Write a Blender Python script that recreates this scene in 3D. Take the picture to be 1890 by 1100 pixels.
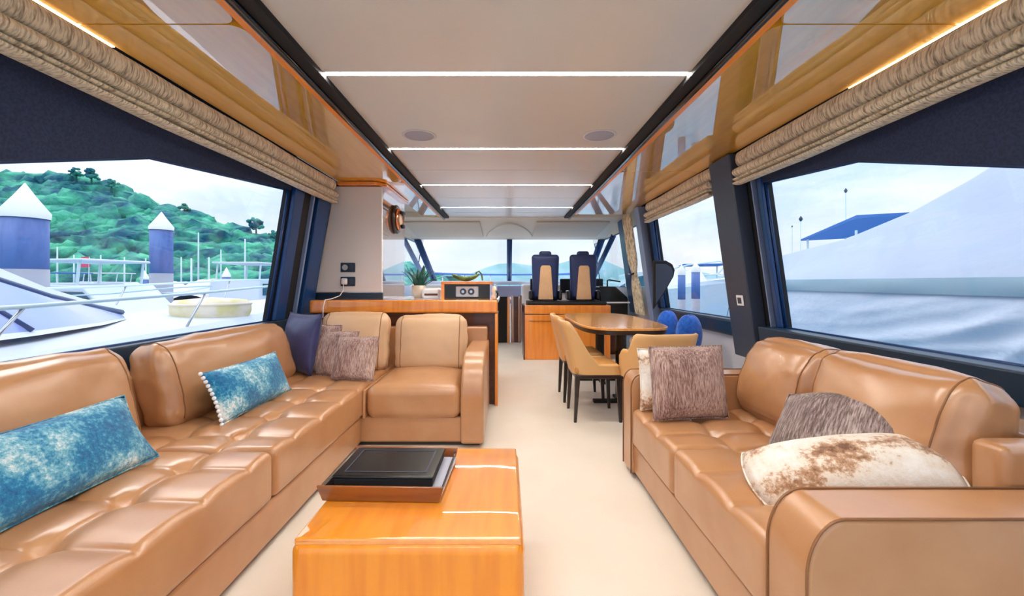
import bpy, math, random
import numpy as np
from mathutils import Vector, Matrix, noise as mnoise
random.seed(7); rng = np.random.default_rng(7)
sc = bpy.context.scene
for o in list(bpy.data.objects): bpy.data.objects.remove(o)
C = sc.collection
PI = math.pi

# ------------------------------------------------------------ camera
FPX, VPX, VPY, EYE = 760.0, 935.0, 522.0, 1.2
cam = bpy.data.objects.new('camera', bpy.data.cameras.new('camera')); C.objects.link(cam)
cam.data.sensor_fit = 'HORIZONTAL'; cam.data.sensor_width = 36.0
cam.data.lens = FPX / 1890.0 * 36.0
cam.data.shift_x = (945.0 - VPX) / 1890.0
cam.data.shift_y = (VPY - 550.0) / 1890.0
cam.data.clip_start = 0.05; cam.data.clip_end = 2000
cam.location = (0, 0, EYE); cam.rotation_euler = (PI / 2, 0, 0)
sc.camera = cam

# ------------------------------------------------------------ world: bright overcast sky with cloud streaks
w = bpy.data.worlds.new('sky'); sc.world = w; w.use_nodes = True
nt = w.node_tree; nt.nodes.clear()
def N(t, kind, **kw):
    n = t.nodes.new(kind)
    for k, v in kw.items():
        if k in n.inputs.keys(): n.inputs[k].default_value = v
        else: setattr(n, k, v)
    return n
tc = N(nt, 'ShaderNodeTexCoord'); sep = N(nt, 'ShaderNodeSeparateXYZ')
nt.links.new(tc.outputs['Generated'], sep.inputs[0])
mp = N(nt, 'ShaderNodeMapping'); mp.inputs['Scale'].default_value = (1.0, 1.0, 3.2)
nt.links.new(tc.outputs['Generated'], mp.inputs[0])
ns = N(nt, 'ShaderNodeTexNoise', Scale=2.6, Detail=5.0, Roughness=0.55)
nt.links.new(mp.outputs[0], ns.inputs['Vector'])
rp = N(nt, 'ShaderNodeValToRGB')
rp.color_ramp.elements[0].position = 0.36; rp.color_ramp.elements[0].color = (0.48, 0.66, 0.95, 1)
rp.color_ramp.elements[1].position = 0.62; rp.color_ramp.elements[1].color = (0.93, 0.97, 1.0, 1)
nt.links.new(ns.outputs['Fac'], rp.inputs[0])
hz = N(nt, 'ShaderNodeMapRange'); hz.inputs[1].default_value = 0.0; hz.inputs[2].default_value = 0.22
hz.inputs[3].default_value = 0.75; hz.inputs[4].default_value = 0.0
nt.links.new(sep.outputs[2], hz.inputs[0])
mx = N(nt, 'ShaderNodeMix', data_type='RGBA')
mx.inputs[7].default_value = (0.93, 0.97, 1.0, 1)
nt.links.new(hz.outputs[0], mx.inputs[0]); nt.links.new(rp.outputs[0], mx.inputs[6])
st = N(nt, 'ShaderNodeMapRange'); st.inputs[1].default_value = 0.0; st.inputs[2].default_value = 1.0
st.inputs[3].default_value = .76; st.inputs[4].default_value = 1.7        # overcast sky: brighter towards the zenith
nt.links.new(sep.outputs[2], st.inputs[0])
bg = N(nt, 'ShaderNodeBackground'); out = N(nt, 'ShaderNodeOutputWorld')
nt.links.new(mx.outputs[2], bg.inputs[0]); nt.links.new(st.outputs[0], bg.inputs[1]); nt.links.new(bg.outputs[0], out.inputs[0])

# weak sun behind thin cloud, ahead and to the left
sun = bpy.data.objects.new('sun', bpy.data.lights.new('sun', 'SUN')); C.objects.link(sun)
sun.data.energy = .8; sun.data.angle = math.radians(25); sun.data.color = (1, .96, .9)
sun.rotation_euler = Vector((.38, -.50, -.78)).to_track_quat('-Z', 'Y').to_euler()
sc.view_settings.view_transform = 'Standard'; sc.view_settings.look = 'None'
sc.view_settings.gamma = 1.0; sc.view_settings.use_curve_mapping = False
sc.view_settings.exposure = 0.5
LED = 90.0          # radiance of the ceiling light strips
COVE = 4.5         # radiance of the strips above the blinds

# ------------------------------------------------------------ materials
def srgb(r, g, b):
    f = lambda c: (c / 12.92 if c <= 0.04045 else ((c + 0.055) / 1.055) ** 2.4)
    return tuple(f(c / 255.0) for c in (r, g, b))
def mat(name, col, rough=0.5, metal=0.0, coat=0.0, spec=0.5, ior=None, var=None, bump=None, sheen=0.0, emit=None, coat_ior=1.5, coat_rough=0.03):
    """var=(scale xyz, colour2, lo, hi, detail) mixes a second colour by noise; bump=(scale xyz, strength, distance)"""
    m = bpy.data.materials.new(name); m.use_nodes = True
    t = m.node_tree; b = t.nodes['Principled BSDF']
    b.inputs['Base Color'].default_value = (*col, 1); b.inputs['Roughness'].default_value = rough
    b.inputs['Metallic'].default_value = metal; b.inputs['Coat Weight'].default_value = coat
    b.inputs['Coat IOR'].default_value = coat_ior; b.inputs['Coat Roughness'].default_value = coat_rough
    b.inputs['Specular IOR Level'].default_value = spec
    if ior: b.inputs['IOR'].default_value = ior
    if sheen: b.inputs['Sheen Weight'].default_value = sheen
    if emit:
        b.inputs['Emission Color'].default_value = (*emit[0], 1); b.inputs['Emission Strength'].default_value = emit[1]
    if var or bump:
        tx = N(t, 'ShaderNodeTexCoord')
    if var:
        mpn = N(t, 'ShaderNodeMapping'); mpn.inputs['Scale'].default_value = var[0]
        t.links.new(tx.outputs['Object'], mpn.inputs[0])
        nz = N(t, 'ShaderNodeTexNoise', Scale=1.0, Detail=var[4] if len(var) > 4 else 4.0)
        t.links.new(mpn.outputs[0], nz.inputs['Vector'])
        r = N(t, 'ShaderNodeValToRGB')
        r.color_ramp.elements[0].position = var[2]; r.color_ramp.elements[0].color = (*col, 1)
        r.color_ramp.elements[1].position = var[3]; r.color_ramp.elements[1].color = (*var[1], 1)
        t.links.new(nz.outputs['Fac'], r.inputs[0]); t.links.new(r.outputs[0], b.inputs['Base Color'])
    if bump:
        mpn = N(t, 'ShaderNodeMapping'); mpn.inputs['Scale'].default_value = bump[0]
        t.links.new(tx.outputs['Object'], mpn.inputs[0])
        nz = N(t, 'ShaderNodeTexNoise', Scale=1.0, Detail=3.0)
        t.links.new(mpn.outputs[0], nz.inputs['Vector'])
        bp = N(t, 'ShaderNodeBump', Strength=bump[1], Distance=bump[2])
        t.links.new(nz.outputs['Fac'], bp.inputs['Height']); t.links.new(bp.outputs[0], b.inputs['Normal'])
    return m
def glass_mat(name, tint=(1, 1, 1), refl=0.05):
    m = bpy.data.materials.new(name); m.use_nodes = True
    t = m.node_tree; t.nodes.clear()
    tr = N(t, 'ShaderNodeBsdfTransparent'); tr.inputs[0].default_value = (*tint, 1)
    gl = N(t, 'ShaderNodeBsdfGlossy'); gl.inputs['Roughness'].default_value = 0.0
    lw = N(t, 'ShaderNodeLayerWeight', Blend=.5)          # facing: 0 head-on, 1 grazing, the same from both sides
    pw = N(t, 'ShaderNodeMath', operation='POWER'); pw.inputs[1].default_value = 5.0
    fr = N(t, 'ShaderNodeMath', operation='MULTIPLY_ADD'); fr.inputs[1].default_value = .5; fr.inputs[2].default_value = refl * .5
    t.links.new(lw.outputs['Facing'], pw.inputs[0]); t.links.new(pw.outputs[0], fr.inputs[0])
    mxs = N(t, 'ShaderNodeMixShader'); o = N(t, 'ShaderNodeOutputMaterial')
    t.links.new(fr.outputs[0], mxs.inputs[0]); t.links.new(tr.outputs[0], mxs.inputs[1]); t.links.new(gl.outputs[0], mxs.inputs[2])
    t.links.new(mxs.outputs[0], o.inputs[0])
    return m
M = {}
M['leather'] = mat('tan_leather', srgb(190, 142, 100), 0.32, spec=0.7, coat=.45, coat_rough=.2, var=((5, 5, 5), srgb(180, 128, 84), .35, .7), bump=((120, 120, 120), .06, .004))
M['leather_dk'] = mat('leather_seam', srgb(140, 94, 56), 0.5)
M['leather_pale'] = mat('pale_leather', srgb(214, 176, 138), 0.38, spec=0.55, bump=((120, 120, 120), .06, .004))
M['wood'] = mat('gloss_orange_wood', srgb(250, 156, 26), 0.35, coat=1.0, coat_ior=1.8, var=((28, 3, 28), srgb(242, 140, 18), .4, .68), coat_rough=0.02)
M['woodv'] = mat('gloss_orange_wood_upright', srgb(246, 154, 50), 0.35, coat=1.0, coat_ior=1.6, var=((22, 22, 2), srgb(234, 134, 34), .4, .68), coat_rough=0.03)
M['soffit'] = mat('gloss_lacquered_wood', srgb(255, 200, 62), 0.35, coat=1.0, coat_ior=3.2, var=((18, 1.5, 18), srgb(248, 184, 44), .4, .7), coat_rough=0.01)
M['soffit_lip'] = mat('gloss_lacquered_wood_lip', srgb(255, 162, 52), 0.4, coat=0.2, var=((18, 1.5, 18), srgb(246, 146, 40), .4, .7))
M['walnut'] = mat('walnut_veneer', srgb(150, 104, 82), 0.3, coat=1.0, coat_ior=1.9, var=((24, 24, 2), srgb(128, 84, 62), .4, .7), coat_rough=.05)
def add_mirror(m, base, graze):
    '''lacquer: a clear mirror layer over the wood, stronger at grazing angles'''
    t = m.node_tree; b = t.nodes['Principled BSDF']; o = [n for n in t.nodes if n.type == 'OUTPUT_MATERIAL'][0]
    gl = N(t, 'ShaderNodeBsdfGlossy'); gl.inputs['Roughness'].default_value = .01; gl.inputs['Color'].default_value = (1, 1, 1, 1)
    lw = N(t, 'ShaderNodeLayerWeight', Blend=.5)
    ma = N(t, 'ShaderNodeMath', operation='MULTIPLY_ADD'); ma.inputs[1].default_value = graze; ma.inputs[2].default_value = base
    mxs = N(t, 'ShaderNodeMixShader')
    t.links.new(lw.outputs['Facing'], ma.inputs[0]); t.links.new(ma.outputs[0], mxs.inputs[0])
    t.links.new(b.outputs[0], mxs.inputs[1]); t.links.new(gl.outputs[0], mxs.inputs[2]); t.links.new(mxs.outputs[0], o.inputs[0])
M['soffit'].node_tree.nodes['Principled BSDF'].inputs['Coat Weight'].default_value = 0
add_mirror(M['soffit'], .16, .5); add_mirror(M['wood'], .02, .35)
add_mirror(M['walnut'], .10, .55)
M['orange_front'] = mat('deep_orange_wood_front', srgb(244, 152, 22), 0.35, coat=.8, coat_ior=1.5, var=((22, 22, 2), srgb(232, 134, 12), .4, .68), coat_rough=.03)
M['table_wood'] = mat('satin_wood_reflection_tint', srgb(240, 178, 104), 0.22, coat=.5, var=((28, 3, 28), srgb(226, 158, 84), .4, .68), coat_rough=.08)  # paler than the other wood: windscreen reflection put into the colour
M['tray_wood'] = mat('reddish_tray_wood', srgb(150, 84, 34), 0.3, coat=.8, var=((4, 30, 30), srgb(120, 60, 22), .4, .7))
M['brown'] = mat('dark_brown_wood', srgb(96, 48, 26), 0.4, coat=.4, var=((4, 30, 30), srgb(74, 34, 18), .4, .7))
M['darkwood'] = mat('ebonised_wood', srgb(38, 26, 24), 0.35, coat=.3)
M['black'] = mat('black_lacquer', srgb(16, 16, 18), 0.25, spec=.6)
M['black_matte'] = mat('black_matte', srgb(20, 20, 22), 0.7)
M['rail'] = mat('black_rail', srgb(10, 10, 14), 0.18, coat=.6)
M['navy_frame'] = mat('navy_frame', srgb(22, 62, 116), 0.3, spec=.5)
M['grey_frame'] = mat('slate_frame', srgb(58, 66, 84), 0.45)
M['blue_grey'] = mat('blue_grey_frame', srgb(130, 150, 190), 0.4)
M['navy_fabric'] = mat('navy_headliner', srgb(42, 56, 88), 0.9, var=((90, 90, 90), srgb(34, 46, 74), .4, .6), bump=((220, 220, 220), .25, .004))
M['sill'] = mat('dark_sill_leather', srgb(28, 52, 74), 0.4, bump=((60, 60, 60), .05, .003))
M['white_wall'] = mat('white_panel', srgb(238, 239, 238), 0.35)
M['wall_pale'] = mat('pale_side_panel', srgb(222, 226, 238), 0.45)
M['ceiling'] = mat('satin_ceiling', srgb(214, 212, 207), 0.25, spec=.5)
M['cream'] = mat('cream_headliner', srgb(226, 220, 206), 0.6)
M['cream_dk'] = mat('cream_pad', srgb(212, 202, 186), 0.65)
M['carpet'] = mat('cream_carpet', srgb(228, 219, 206), 0.85, var=((1.5, 1.5, 1.5), srgb(220, 209, 193), .35, .7), bump=((300, 300, 300), .25, .006), sheen=.2)
M['led'] = mat('led_strip', (1, .95, .85), 0.5, emit=((1.0, .94, .86), LED))
M['cove'] = mat('cove_led', (1, .8, .5), 0.5, emit=((1.0, .66, .30), COVE))
M['speaker'] = mat('speaker_grille', srgb(170, 172, 188), 0.7)
M['speaker_ring'] = mat('speaker_ring', srgb(214, 212, 212), 0.4)
M['blind'] = mat('tweed_blind', srgb(238, 229, 204), 0.9, var=((30, 120, 16), srgb(140, 126, 102), .44, .70, 5.0), bump=((30, 140, 20), .4, .006), sheen=.2)
M['chrome'] = mat('brushed_steel', srgb(200, 202, 206), 0.22, metal=1.0)
M['copper'] = mat('polished_copper', srgb(226, 150, 110), 0.2, metal=1.0)
M['silver'] = mat('silver_plastic', srgb(190, 194, 200), 0.35)
M['white'] = mat('gloss_white', srgb(244, 246, 250), 0.25)
M['shell'] = mat('chair_leather', srgb(226, 180, 122), 0.42, bump=((120, 120, 120), .05, .004))
M['seat_tan'] = mat('chair_seat_leather', srgb(208, 150, 84), 0.42)
M['helm_navy'] = mat('navy_helm_leather', srgb(36, 50, 96), 0.4)
M['helm_tan'] = mat('tan_helm_panel', srgb(232, 190, 146), 0.45, var=((6, 6, 6), srgb(224, 180, 134), .4, .6))
M['plant'] = mat('dark_green_leaf', srgb(20, 104, 84), 0.4, var=((30, 30, 8), srgb(10, 64, 60), .4, .6))
M['olive'] = mat('olive_green_glaze', srgb(96, 124, 52), 0.35, var=((20, 20, 20), srgb(60, 84, 40), .4, .6))
M['pot'] = mat('cream_ceramic', srgb(240, 222, 200), 0.4)
M['lavender'] = mat('lavender_panel', srgb(166, 178, 224), 0.35)
M['blue_velvet'] = mat('blue_velvet', srgb(32, 116, 226), 0.8, var=((30, 30, 30), srgb(18, 88, 200), .4, .65), sheen=.4)
M['navy_satin'] = mat('indigo_satin', srgb(56, 58, 112), 0.38, var=((6, 6, 6), srgb(40, 40, 84), .35, .7), sheen=.3)
def pillow_mat(name, cols, scale, pos, rough=.9):
    m = bpy.data.materials.new(name); m.use_nodes = True
    t = m.node_tree; b = t.nodes['Principled BSDF']; b.inputs['Roughness'].default_value = rough; b.inputs['Sheen Weight'].default_value = .25
    tx = N(t, 'ShaderNodeTexCoord')
    a = N(t, 'ShaderNodeMapping'); a.inputs['Scale'].default_value = scale[0]
    t.links.new(tx.outputs['Object'], a.inputs[0])
    n1 = N(t, 'ShaderNodeTexNoise', Scale=1.0, Detail=2.0); t.links.new(a.outputs[0], n1.inputs['Vector'])
    a2 = N(t, 'ShaderNodeMapping'); a2.inputs['Scale'].default_value = scale[1]
    t.links.new(tx.outputs['Object'], a2.inputs[0])
    n2 = N(t, 'ShaderNodeTexNoise', Scale=1.0, Detail=6.0, Roughness=.7); t.links.new(a2.outputs[0], n2.inputs['Vector'])
    mm = N(t, 'ShaderNodeMix', data_type='FLOAT'); mm.inputs[0].default_value = scale[2]
    t.links.new(n1.outputs['Fac'], mm.inputs[2]); t.links.new(n2.outputs['Fac'], mm.inputs[3])
    r = N(t, 'ShaderNodeValToRGB'); e = r.color_ramp.elements
    e[0].position = pos[0]; e[0].color = (*cols[0], 1); e[1].position = pos[-1]; e[1].color = (*cols[-1], 1)
    for p, c in zip(pos[1:-1], cols[1:-1]):
        k = e.new(p); k.color = (*c, 1)
    t.links.new(mm.outputs[0], r.inputs[0]); t.links.new(r.outputs[0], b.inputs['Base Color'])
    bp = N(t, 'ShaderNodeBump', Strength=.6, Distance=.012); t.links.new(n2.outputs['Fac'], bp.inputs['Height']); t.links.new(bp.outputs[0], b.inputs['Normal'])
    return m
M['blue_fur'] = pillow_mat('blue_white_fur', [srgb(0, 84, 140), srgb(18, 128, 176), srgb(120, 186, 206), srgb(236, 242, 240)], ((4.5, 4.5, 4.5), (60, 60, 60), .42), [.36, .45, .52, .60])
M['mauve'] = pillow_mat('mauve_streaked_fabric', [srgb(84, 56, 52), srgb(150, 112, 104), srgb(200, 172, 160), srgb(232, 214, 204)], ((10, 10, 3), (150, 150, 18), .75), [.34, .46, .56, .68])
M['taupe'] = pillow_mat('taupe_streaked_fabric', [srgb(60, 44, 42), srgb(112, 92, 88), srgb(168, 150, 146), srgb(214, 202, 200)], ((8, 8, 3), (150, 150, 14), .75), [.34, .46, .56, .68])
M['fur'] = pillow_mat('cream_brown_fur', [srgb(120, 78, 52), srgb(196, 154, 120), srgb(240, 228, 212), srgb(250, 246, 240)], ((5, 5, 9), (50, 50, 50), .35), [.36, .43, .48, .6])
M['glass'] = glass_mat('window_glass')
# outdoors
M['water'] = mat('harbour_water', srgb(96, 158, 186), 0.12, bump=((.8, .8, .8), .5, .2))
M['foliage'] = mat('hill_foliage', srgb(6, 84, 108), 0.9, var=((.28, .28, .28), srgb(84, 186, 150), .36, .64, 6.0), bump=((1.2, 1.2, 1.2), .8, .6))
M['ground'] = mat('hill_ground', srgb(20, 90, 80), 0.95)
M['far_hill'] = mat('haze_tinted_far_hill', srgb(150, 186, 196), 0.95, var=((.05, .05, .05), srgb(128, 172, 176), .4, .6))  # distance haze is put into the hills' base colour
M['pile'] = mat('dark_blue_pile_sleeve', srgb(104, 130, 190), 0.6, var=((2, 2, .6), srgb(62, 94, 160), .45, .65))
M['pile_grey'] = mat('grey_pile', srgb(168, 172, 186), 0.7)
M['pile_cap'] = mat('white_pile_cap', srgb(248, 244, 236), 0.6)
M['hull'] = mat('white_gelcoat', srgb(214, 222, 232), 0.3)
M['boat_glass'] = mat('lavender_boat_glass', srgb(150, 168, 226), 0.15, coat=.3)
M['boat_window'] = mat('dark_teal_boat_window', srgb(12, 84, 110), 0.15)
M['boat_blue'] = mat('blue_canvas', srgb(58, 112, 186), 0.7)
M['boat_shrink'] = mat('pale_wrap', srgb(226, 222, 232), 0.6)
M['tarp'] = mat('white_lightened_cover', srgb(202, 212, 228), 0.55, bump=((1.2, 4, 6), .2, .08))  # whiter sheet, lightened further to offset the light the upright side misses
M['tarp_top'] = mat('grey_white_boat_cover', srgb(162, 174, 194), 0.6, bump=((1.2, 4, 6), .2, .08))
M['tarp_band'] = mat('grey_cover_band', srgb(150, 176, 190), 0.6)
M['straw'] = mat('pale_yellow_canvas', srgb(226, 212, 148), 0.8, var=((4, 4, 4), srgb(240, 226, 204), .4, .6))
M['mast'] = mat('pale_mast', srgb(206, 226, 230), 0.4)
M['flag'] = mat('red_flag', srgb(222, 70, 110), 0.8)

# ------------------------------------------------------------ mesh helpers
class MB:
    def __init__(s): s.v = []; s.f = []
    def add(s, vs, fs):
        k = len(s.v); s.v += [tuple(v) for v in vs]; s.f += [tuple(i + k for i in f) for f in fs]; return s
    def box(s, x0, x1, y0, y1, z0, z1):
        vs = [(x, y, z) for z in (z0, z1) for y in (y0, y1) for x in (x0, x1)]
        return s.add(vs, [(0, 2, 3, 1), (4, 5, 7, 6), (0, 1, 5, 4), (2, 6, 7, 3), (0, 4, 6, 2), (1, 3, 7, 5)])
    def prism(s, poly, fa, fb):
        """poly of 2-tuples; fa / fb turn a 2-tuple into the 3D point of each end face"""
        n = len(poly); vs = [fa(p) for p in poly] + [fb(p) for p in poly]
        return s.add(vs, [tuple(range(n)), tuple(range(2 * n - 1, n - 1, -1))] + [(i, i + n, (i + 1) % n + n, (i + 1) % n) for i in range(n)])
    def tube(s, pts, r, n=10, cap=True):
        pts = [Vector(p) for p in pts]; rs = r if isinstance(r, (list, tuple)) else [r] * len(pts)
        vs = []; fs = []; up = None
        for i, p in enumerate(pts):
            d = (pts[min(i + 1, len(pts) - 1)] - pts[max(i - 1, 0)]).normalized()
            if up is None:
                up = Vector((0, 0, 1)) if abs(d.z) < .9 else Vector((1, 0, 0))
            a = d.cross(up).normalized(); b = a.cross(d).normalized(); up = b
            for k in range(n):
                t = 2 * PI * k / n; vs.append(p + (a * math.cos(t) + b * math.sin(t)) * rs[i])
        for i in range(len(pts) - 1):
            for k in range(n):
                fs.append((i * n + k, i * n + (k + 1) % n, (i + 1) * n + (k + 1) % n, (i + 1) * n + k))
        if cap: fs += [tuple(range(n - 1, -1, -1)), tuple(range((len(pts) - 1) * n, len(pts) * n))]
        return s.add(vs, fs)
    def lathe(s, prof, n=32, sx=1.0, sy=1.0):
        vs = []; fs = []; m = len(prof)
        for k in range(n):
            t = 2 * PI * k / n
            for r, z in prof: vs.append((r * math.cos(t) * sx, r * math.sin(t) * sy, z))
        for k in range(n):
            for i in range(m - 1):
                fs.append((k * m + i, ((k + 1) % n) * m + i, ((k + 1) % n) * m + i + 1, k * m + i + 1))
        return s.add(vs, fs)
    def grid(s, P):
        """P: list of rows of points"""
        m = len(P[0]); vs = [p for row in P for p in row]
        return s.add(vs, [(i * m + j, i * m + j + 1, (i + 1) * m + j + 1, (i + 1) * m + j) for i in range(len(P) - 1) for j in range(m - 1)])
    def rbox(s, sx, sy, sz, r, seg=4, m=(8, 8, 4), bulge=(0, 0, 0), fn=None, c=(0, 0, 0)):
        h = (sx / 2, sy / 2, sz / 2); r = min(r, *[a * .98 for a in h])
        def cs(a, k): 
            e = [-a + r * i / seg for i in range(seg)]
            return e + [-(a - r) + 2 * (a - r) * i / k for i in range(k + 1)] + [-x for x in reversed(e)]
        ax = [cs(h[i], m[i]) for i in range(3)]
        idx = {}; vs = []; fs = []
        def vert(p):
            key = tuple(round(x, 6) for x in p)
            if key in idx: return idx[key]
            co = [max(-(h[i] - r), min(h[i] - r, p[i])) for i in range(3)]
            d = Vector([p[i] - co[i] for i in range(3)]); nrm = d.normalized()
            q = Vector(co) + nrm * r
            u = [p[i] / h[i] for i in range(3)]
            for i in range(3):
                if bulge[i]:
                    j, k = (i + 1) % 3, (i + 2) % 3
                    q[i] += nrm[i] * bulge[i] * max(0, 1 - u[j] ** 2) ** .8 * max(0, 1 - u[k] ** 2) ** .8
            if fn: q = Vector(fn(q, nrm, u))
            idx[key] = len(vs); vs.append(q + Vector(c)); return idx[key]
        for i in range(3):
            j, k = (i + 1) % 3, (i + 2) % 3
            for sg in (-1, 1):
                for a in range(len(ax[j]) - 1):
                    for b in range(len(ax[k]) - 1):
                        q = []
                        for (aa, bb) in ((a, b), (a + 1, b), (a + 1, b + 1), (a, b + 1)):
                            p = [0, 0, 0]; p[i] = sg * h[i]; p[j] = ax[j][aa]; p[k] = ax[k][bb]; q.append(vert(p))
                        if sg < 0: q.reverse()
                        fs.append(tuple(q))
        return s.add(vs, fs)
    def build(s, name, m, parent=None, at=(0, 0, 0), rot=(0, 0, 0), smooth=False, bevel=0, seg=2, kind=None):
        me = bpy.data.meshes.new(name); me.from_pydata(s.v, [], s.f); me.update()
        import bmesh
        bm = bmesh.new(); bm.from_mesh(me); bmesh.ops.recalc_face_normals(bm, faces=bm.faces); bm.to_mesh(me); bm.free()
        me.materials.append(M[m] if isinstance(m, str) else m)
        if smooth or bevel: me.polygons.foreach_set('use_smooth', [True] * len(me.polygons))
        o = bpy.data.objects.new(name, me); C.objects.link(o)
        o.location = at; o.rotation_euler = rot
        if parent: o.parent = parent
        if bevel:
            b = o.modifiers.new('bevel', 'BEVEL'); b.width = bevel; b.segments = seg; b.limit_method = 'ANGLE'; b.angle_limit = .6
            wn = o.modifiers.new('wn', 'WEIGHTED_NORMAL'); wn.keep_sharp = True
        if kind: o['kind'] = kind
        return o
def ico():
    import bmesh
    bm = bmesh.new(); bmesh.ops.create_icosphere(bm, subdivisions=2, radius=1.0)
    v = np.array([x.co[:] for x in bm.verts]); f = np.array([[x.index for x in q.verts] for q in bm.faces]); bm.free(); return v, f
iv, jf = ico()
def tag(o, label, cat=None, group=None, kind=None):
    o['label'] = label
    if cat: o['category'] = cat
    if group: o['group'] = group
    if kind: o['kind'] = kind
    return o
def thing(name, label, cat, loc=(0, 0, 0), rot=(0, 0, 0), group=None):
    o = bpy.data.objects.new(name, None); C.objects.link(o); o.empty_display_size = .1
    o.location = loc; o.rotation_euler = rot
    return tag(o, label, cat, group)
def rel(parent, p): return tuple(p[i] - parent.location[i] for i in range(3))
def copy_tree(o, parent=None):
    c = o.copy(); C.objects.link(c); c.parent = parent
    for ch in list(o.children): copy_tree(ch, c)
    return c
def box(x0, x1, y0, y1, z0, z1): return MB().box(x0, x1, y0, y1, z0, z1)

# ------------------------------------------------------------ room shell
ZC = 2.28                                   # ceiling height
def xl(z): return -2.10 + .16 * (z - .86)   # inner face of the left wall (leans inwards)
def xr(z): return 2.15 - .14 * (z - .85)
def wall_prism(side, poly, tin, tout):
    """poly in (y, z); tin inwards / tout outwards from the wall face"""
    if side < 0: return MB().prism(poly, lambda p: (xl(p[1]) + tin, p[0], p[1]), lambda p: (xl(p[1]) - tout, p[0], p[1]))
    return MB().prism(poly, lambda p: (xr(p[1]) - tin, p[0], p[1]), lambda p: (xr(p[1]) + tout, p[0], p[1]))
def rect(y0, y1, z0, z1): return [(y0, z0), (y1, z0), (y1, z1), (y0, z1)]
YA, YF = -1.0, 9.4

fl = box(-2.3, 2.4, -2.6, 8.25, -.08, 0).build('floor', 'carpet', kind='structure'); tag(fl, 'cream carpeted saloon floor')

# left wall: pale lower panel, dark sill, headliner above the window, posts, pale fore part
wl = wall_prism(-1, rect(YA, YF, 0, .70), 0, .06).build('wall_left', 'wall_pale', kind='structure'); tag(wl, 'left side wall with pale lower panel')
wall_prism(-1, rect(YA, 4.40, .70, .86), .05, .06).build('sill', 'sill', wl, bevel=.012)
WL = [(.15, .86), (3.64, .86), (3.64, 2.02), (2.25, 1.885), (1.60, 1.672), (.15, 1.2)]
wall_prism(-1, [(YA, 1.2), (.15, 1.2), (1.60, 1.672), (2.25, 1.885), (3.64, 2.02), (3.64, 2.32), (YA, 2.32)], .012, .06).build('upper_panel', 'navy_fabric', wl)
wall_prism(-1, rect(YA, .15, .86, 1.2), .012, .06).build('rear_panel', 'navy_fabric', wl)
wall_prism(-1, rect(3.64, 4.42, .86, 2.32), 0, .06).build('pillar_backing', 'black_matte', wl)
wall_prism(-1, rect(3.66, 3.82, .86, 2.25), .045, 0).build('window_jamb', 'navy_frame', wl, bevel=.01)
wall_prism(-1, rect(4.02, 4.05, .86, 2.25), .03, 0).build('jamb_edge', 'blue_grey', wl)
wall_prism(-1, rect(4.10, 4.36, .86, 2.25), .05, 0).build('post', 'navy_frame', wl, bevel=.01)
wall_prism(-1, rect(4.42, 5.5, .70, 2.32), 0, .06).build('galley_panel', 'wall_pale', wl)
wall_prism(-1, rect(5.5, YF, .70, 1.15), 0, .06).build('side_panel', 'wall_pale', wl)
wall_prism(-1, rect(5.5, YF, 2.06, 2.32), 0, .06).build('header_panel', 'cream', wl)

wr = wall_prism(1, rect(YA, YF, 0, .70), 0, .06).build('wall_right', 'wall_pale', kind='structure'); tag(wr, 'right side wall with pale lower panel')
wall_prism(1, rect(YA, 3.34, .70, .85), .12, .06).build('sill', 'sill', wr, bevel=.015)
wall_prism(1, rect(3.72, 5.62, .70, .86), .07, .06).build('padded_sill', 'sill', wr, bevel=.03, seg=3)
WR = [(.15, .85), (3.185, .85), (3.185, 1.975), (2.36, 1.90), (1.62, 1.66), (.15, 1.18)]
wall_prism(1, [(YA, 1.18), (.15, 1.18), (1.62, 1.66), (2.36, 1.90), (3.185, 1.975), (3.185, 2.32), (YA, 2.32)], .012, .06).build('upper_panel', 'navy_fabric', wr)
wall_prism(1, rect(YA, .15, .85, 1.18), .012, .06).build('rear_panel', 'navy_fabric', wr)
wall_prism(1, rect(3.185, 3.90, .70, 2.32), 0, .06).build('pillar_backing', 'black_matte', wr)
wall_prism(1, rect(3.185, 3.24, .85, 2.05), .03, 0).build('window_jamb', 'navy_frame', wr, bevel=.008)
wall_prism(1, rect(3.285, 3.30, .85, 2.05), .035, 0).build('blind_track', 'blue_grey', wr)
wall_prism(1, rect(3.40, 3.74, .55, 2.27), .12, 0).build('post', 'grey_frame', wr, bevel=.012)
wall_prism(1, rect(3.90, 5.55, 2.06, 2.32), .012, .06).build('upper_panel', 'navy_fabric', wr)
wall_prism(1, rect(5.55, 5.95, .70, 2.32), 0, .06).build('pillar_backing', 'black_matte', wr)
wall_prism(1, rect(5.55, 5.66, .86, 2.15), .03, 0).build('window_jamb', 'navy_frame', wr, bevel=.008)
wall_prism(1, rect(5.70, 5.73, .86, 2.15), .05, 0).build('blind_track', 'grey_frame', wr)
wall_prism(1, rect(5.76, 5.94, .60, 2.27), .12, 0).build('post', 'blue_grey', wr, bevel=.012)
wall_prism(1, rect(6.75, 7.05, .70, 2.25), .06, .06).build('post', 'navy_frame', wr, bevel=.012)
wall_prism(1, rect(5.95, YF, .70, 1.12), 0, .06).build('side_panel', 'wall_pale', wr)
wall_prism(1, rect(5.95, YF, 2.08, 2.32), 0, .06).build('header_panel', 'cream', wr)

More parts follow.
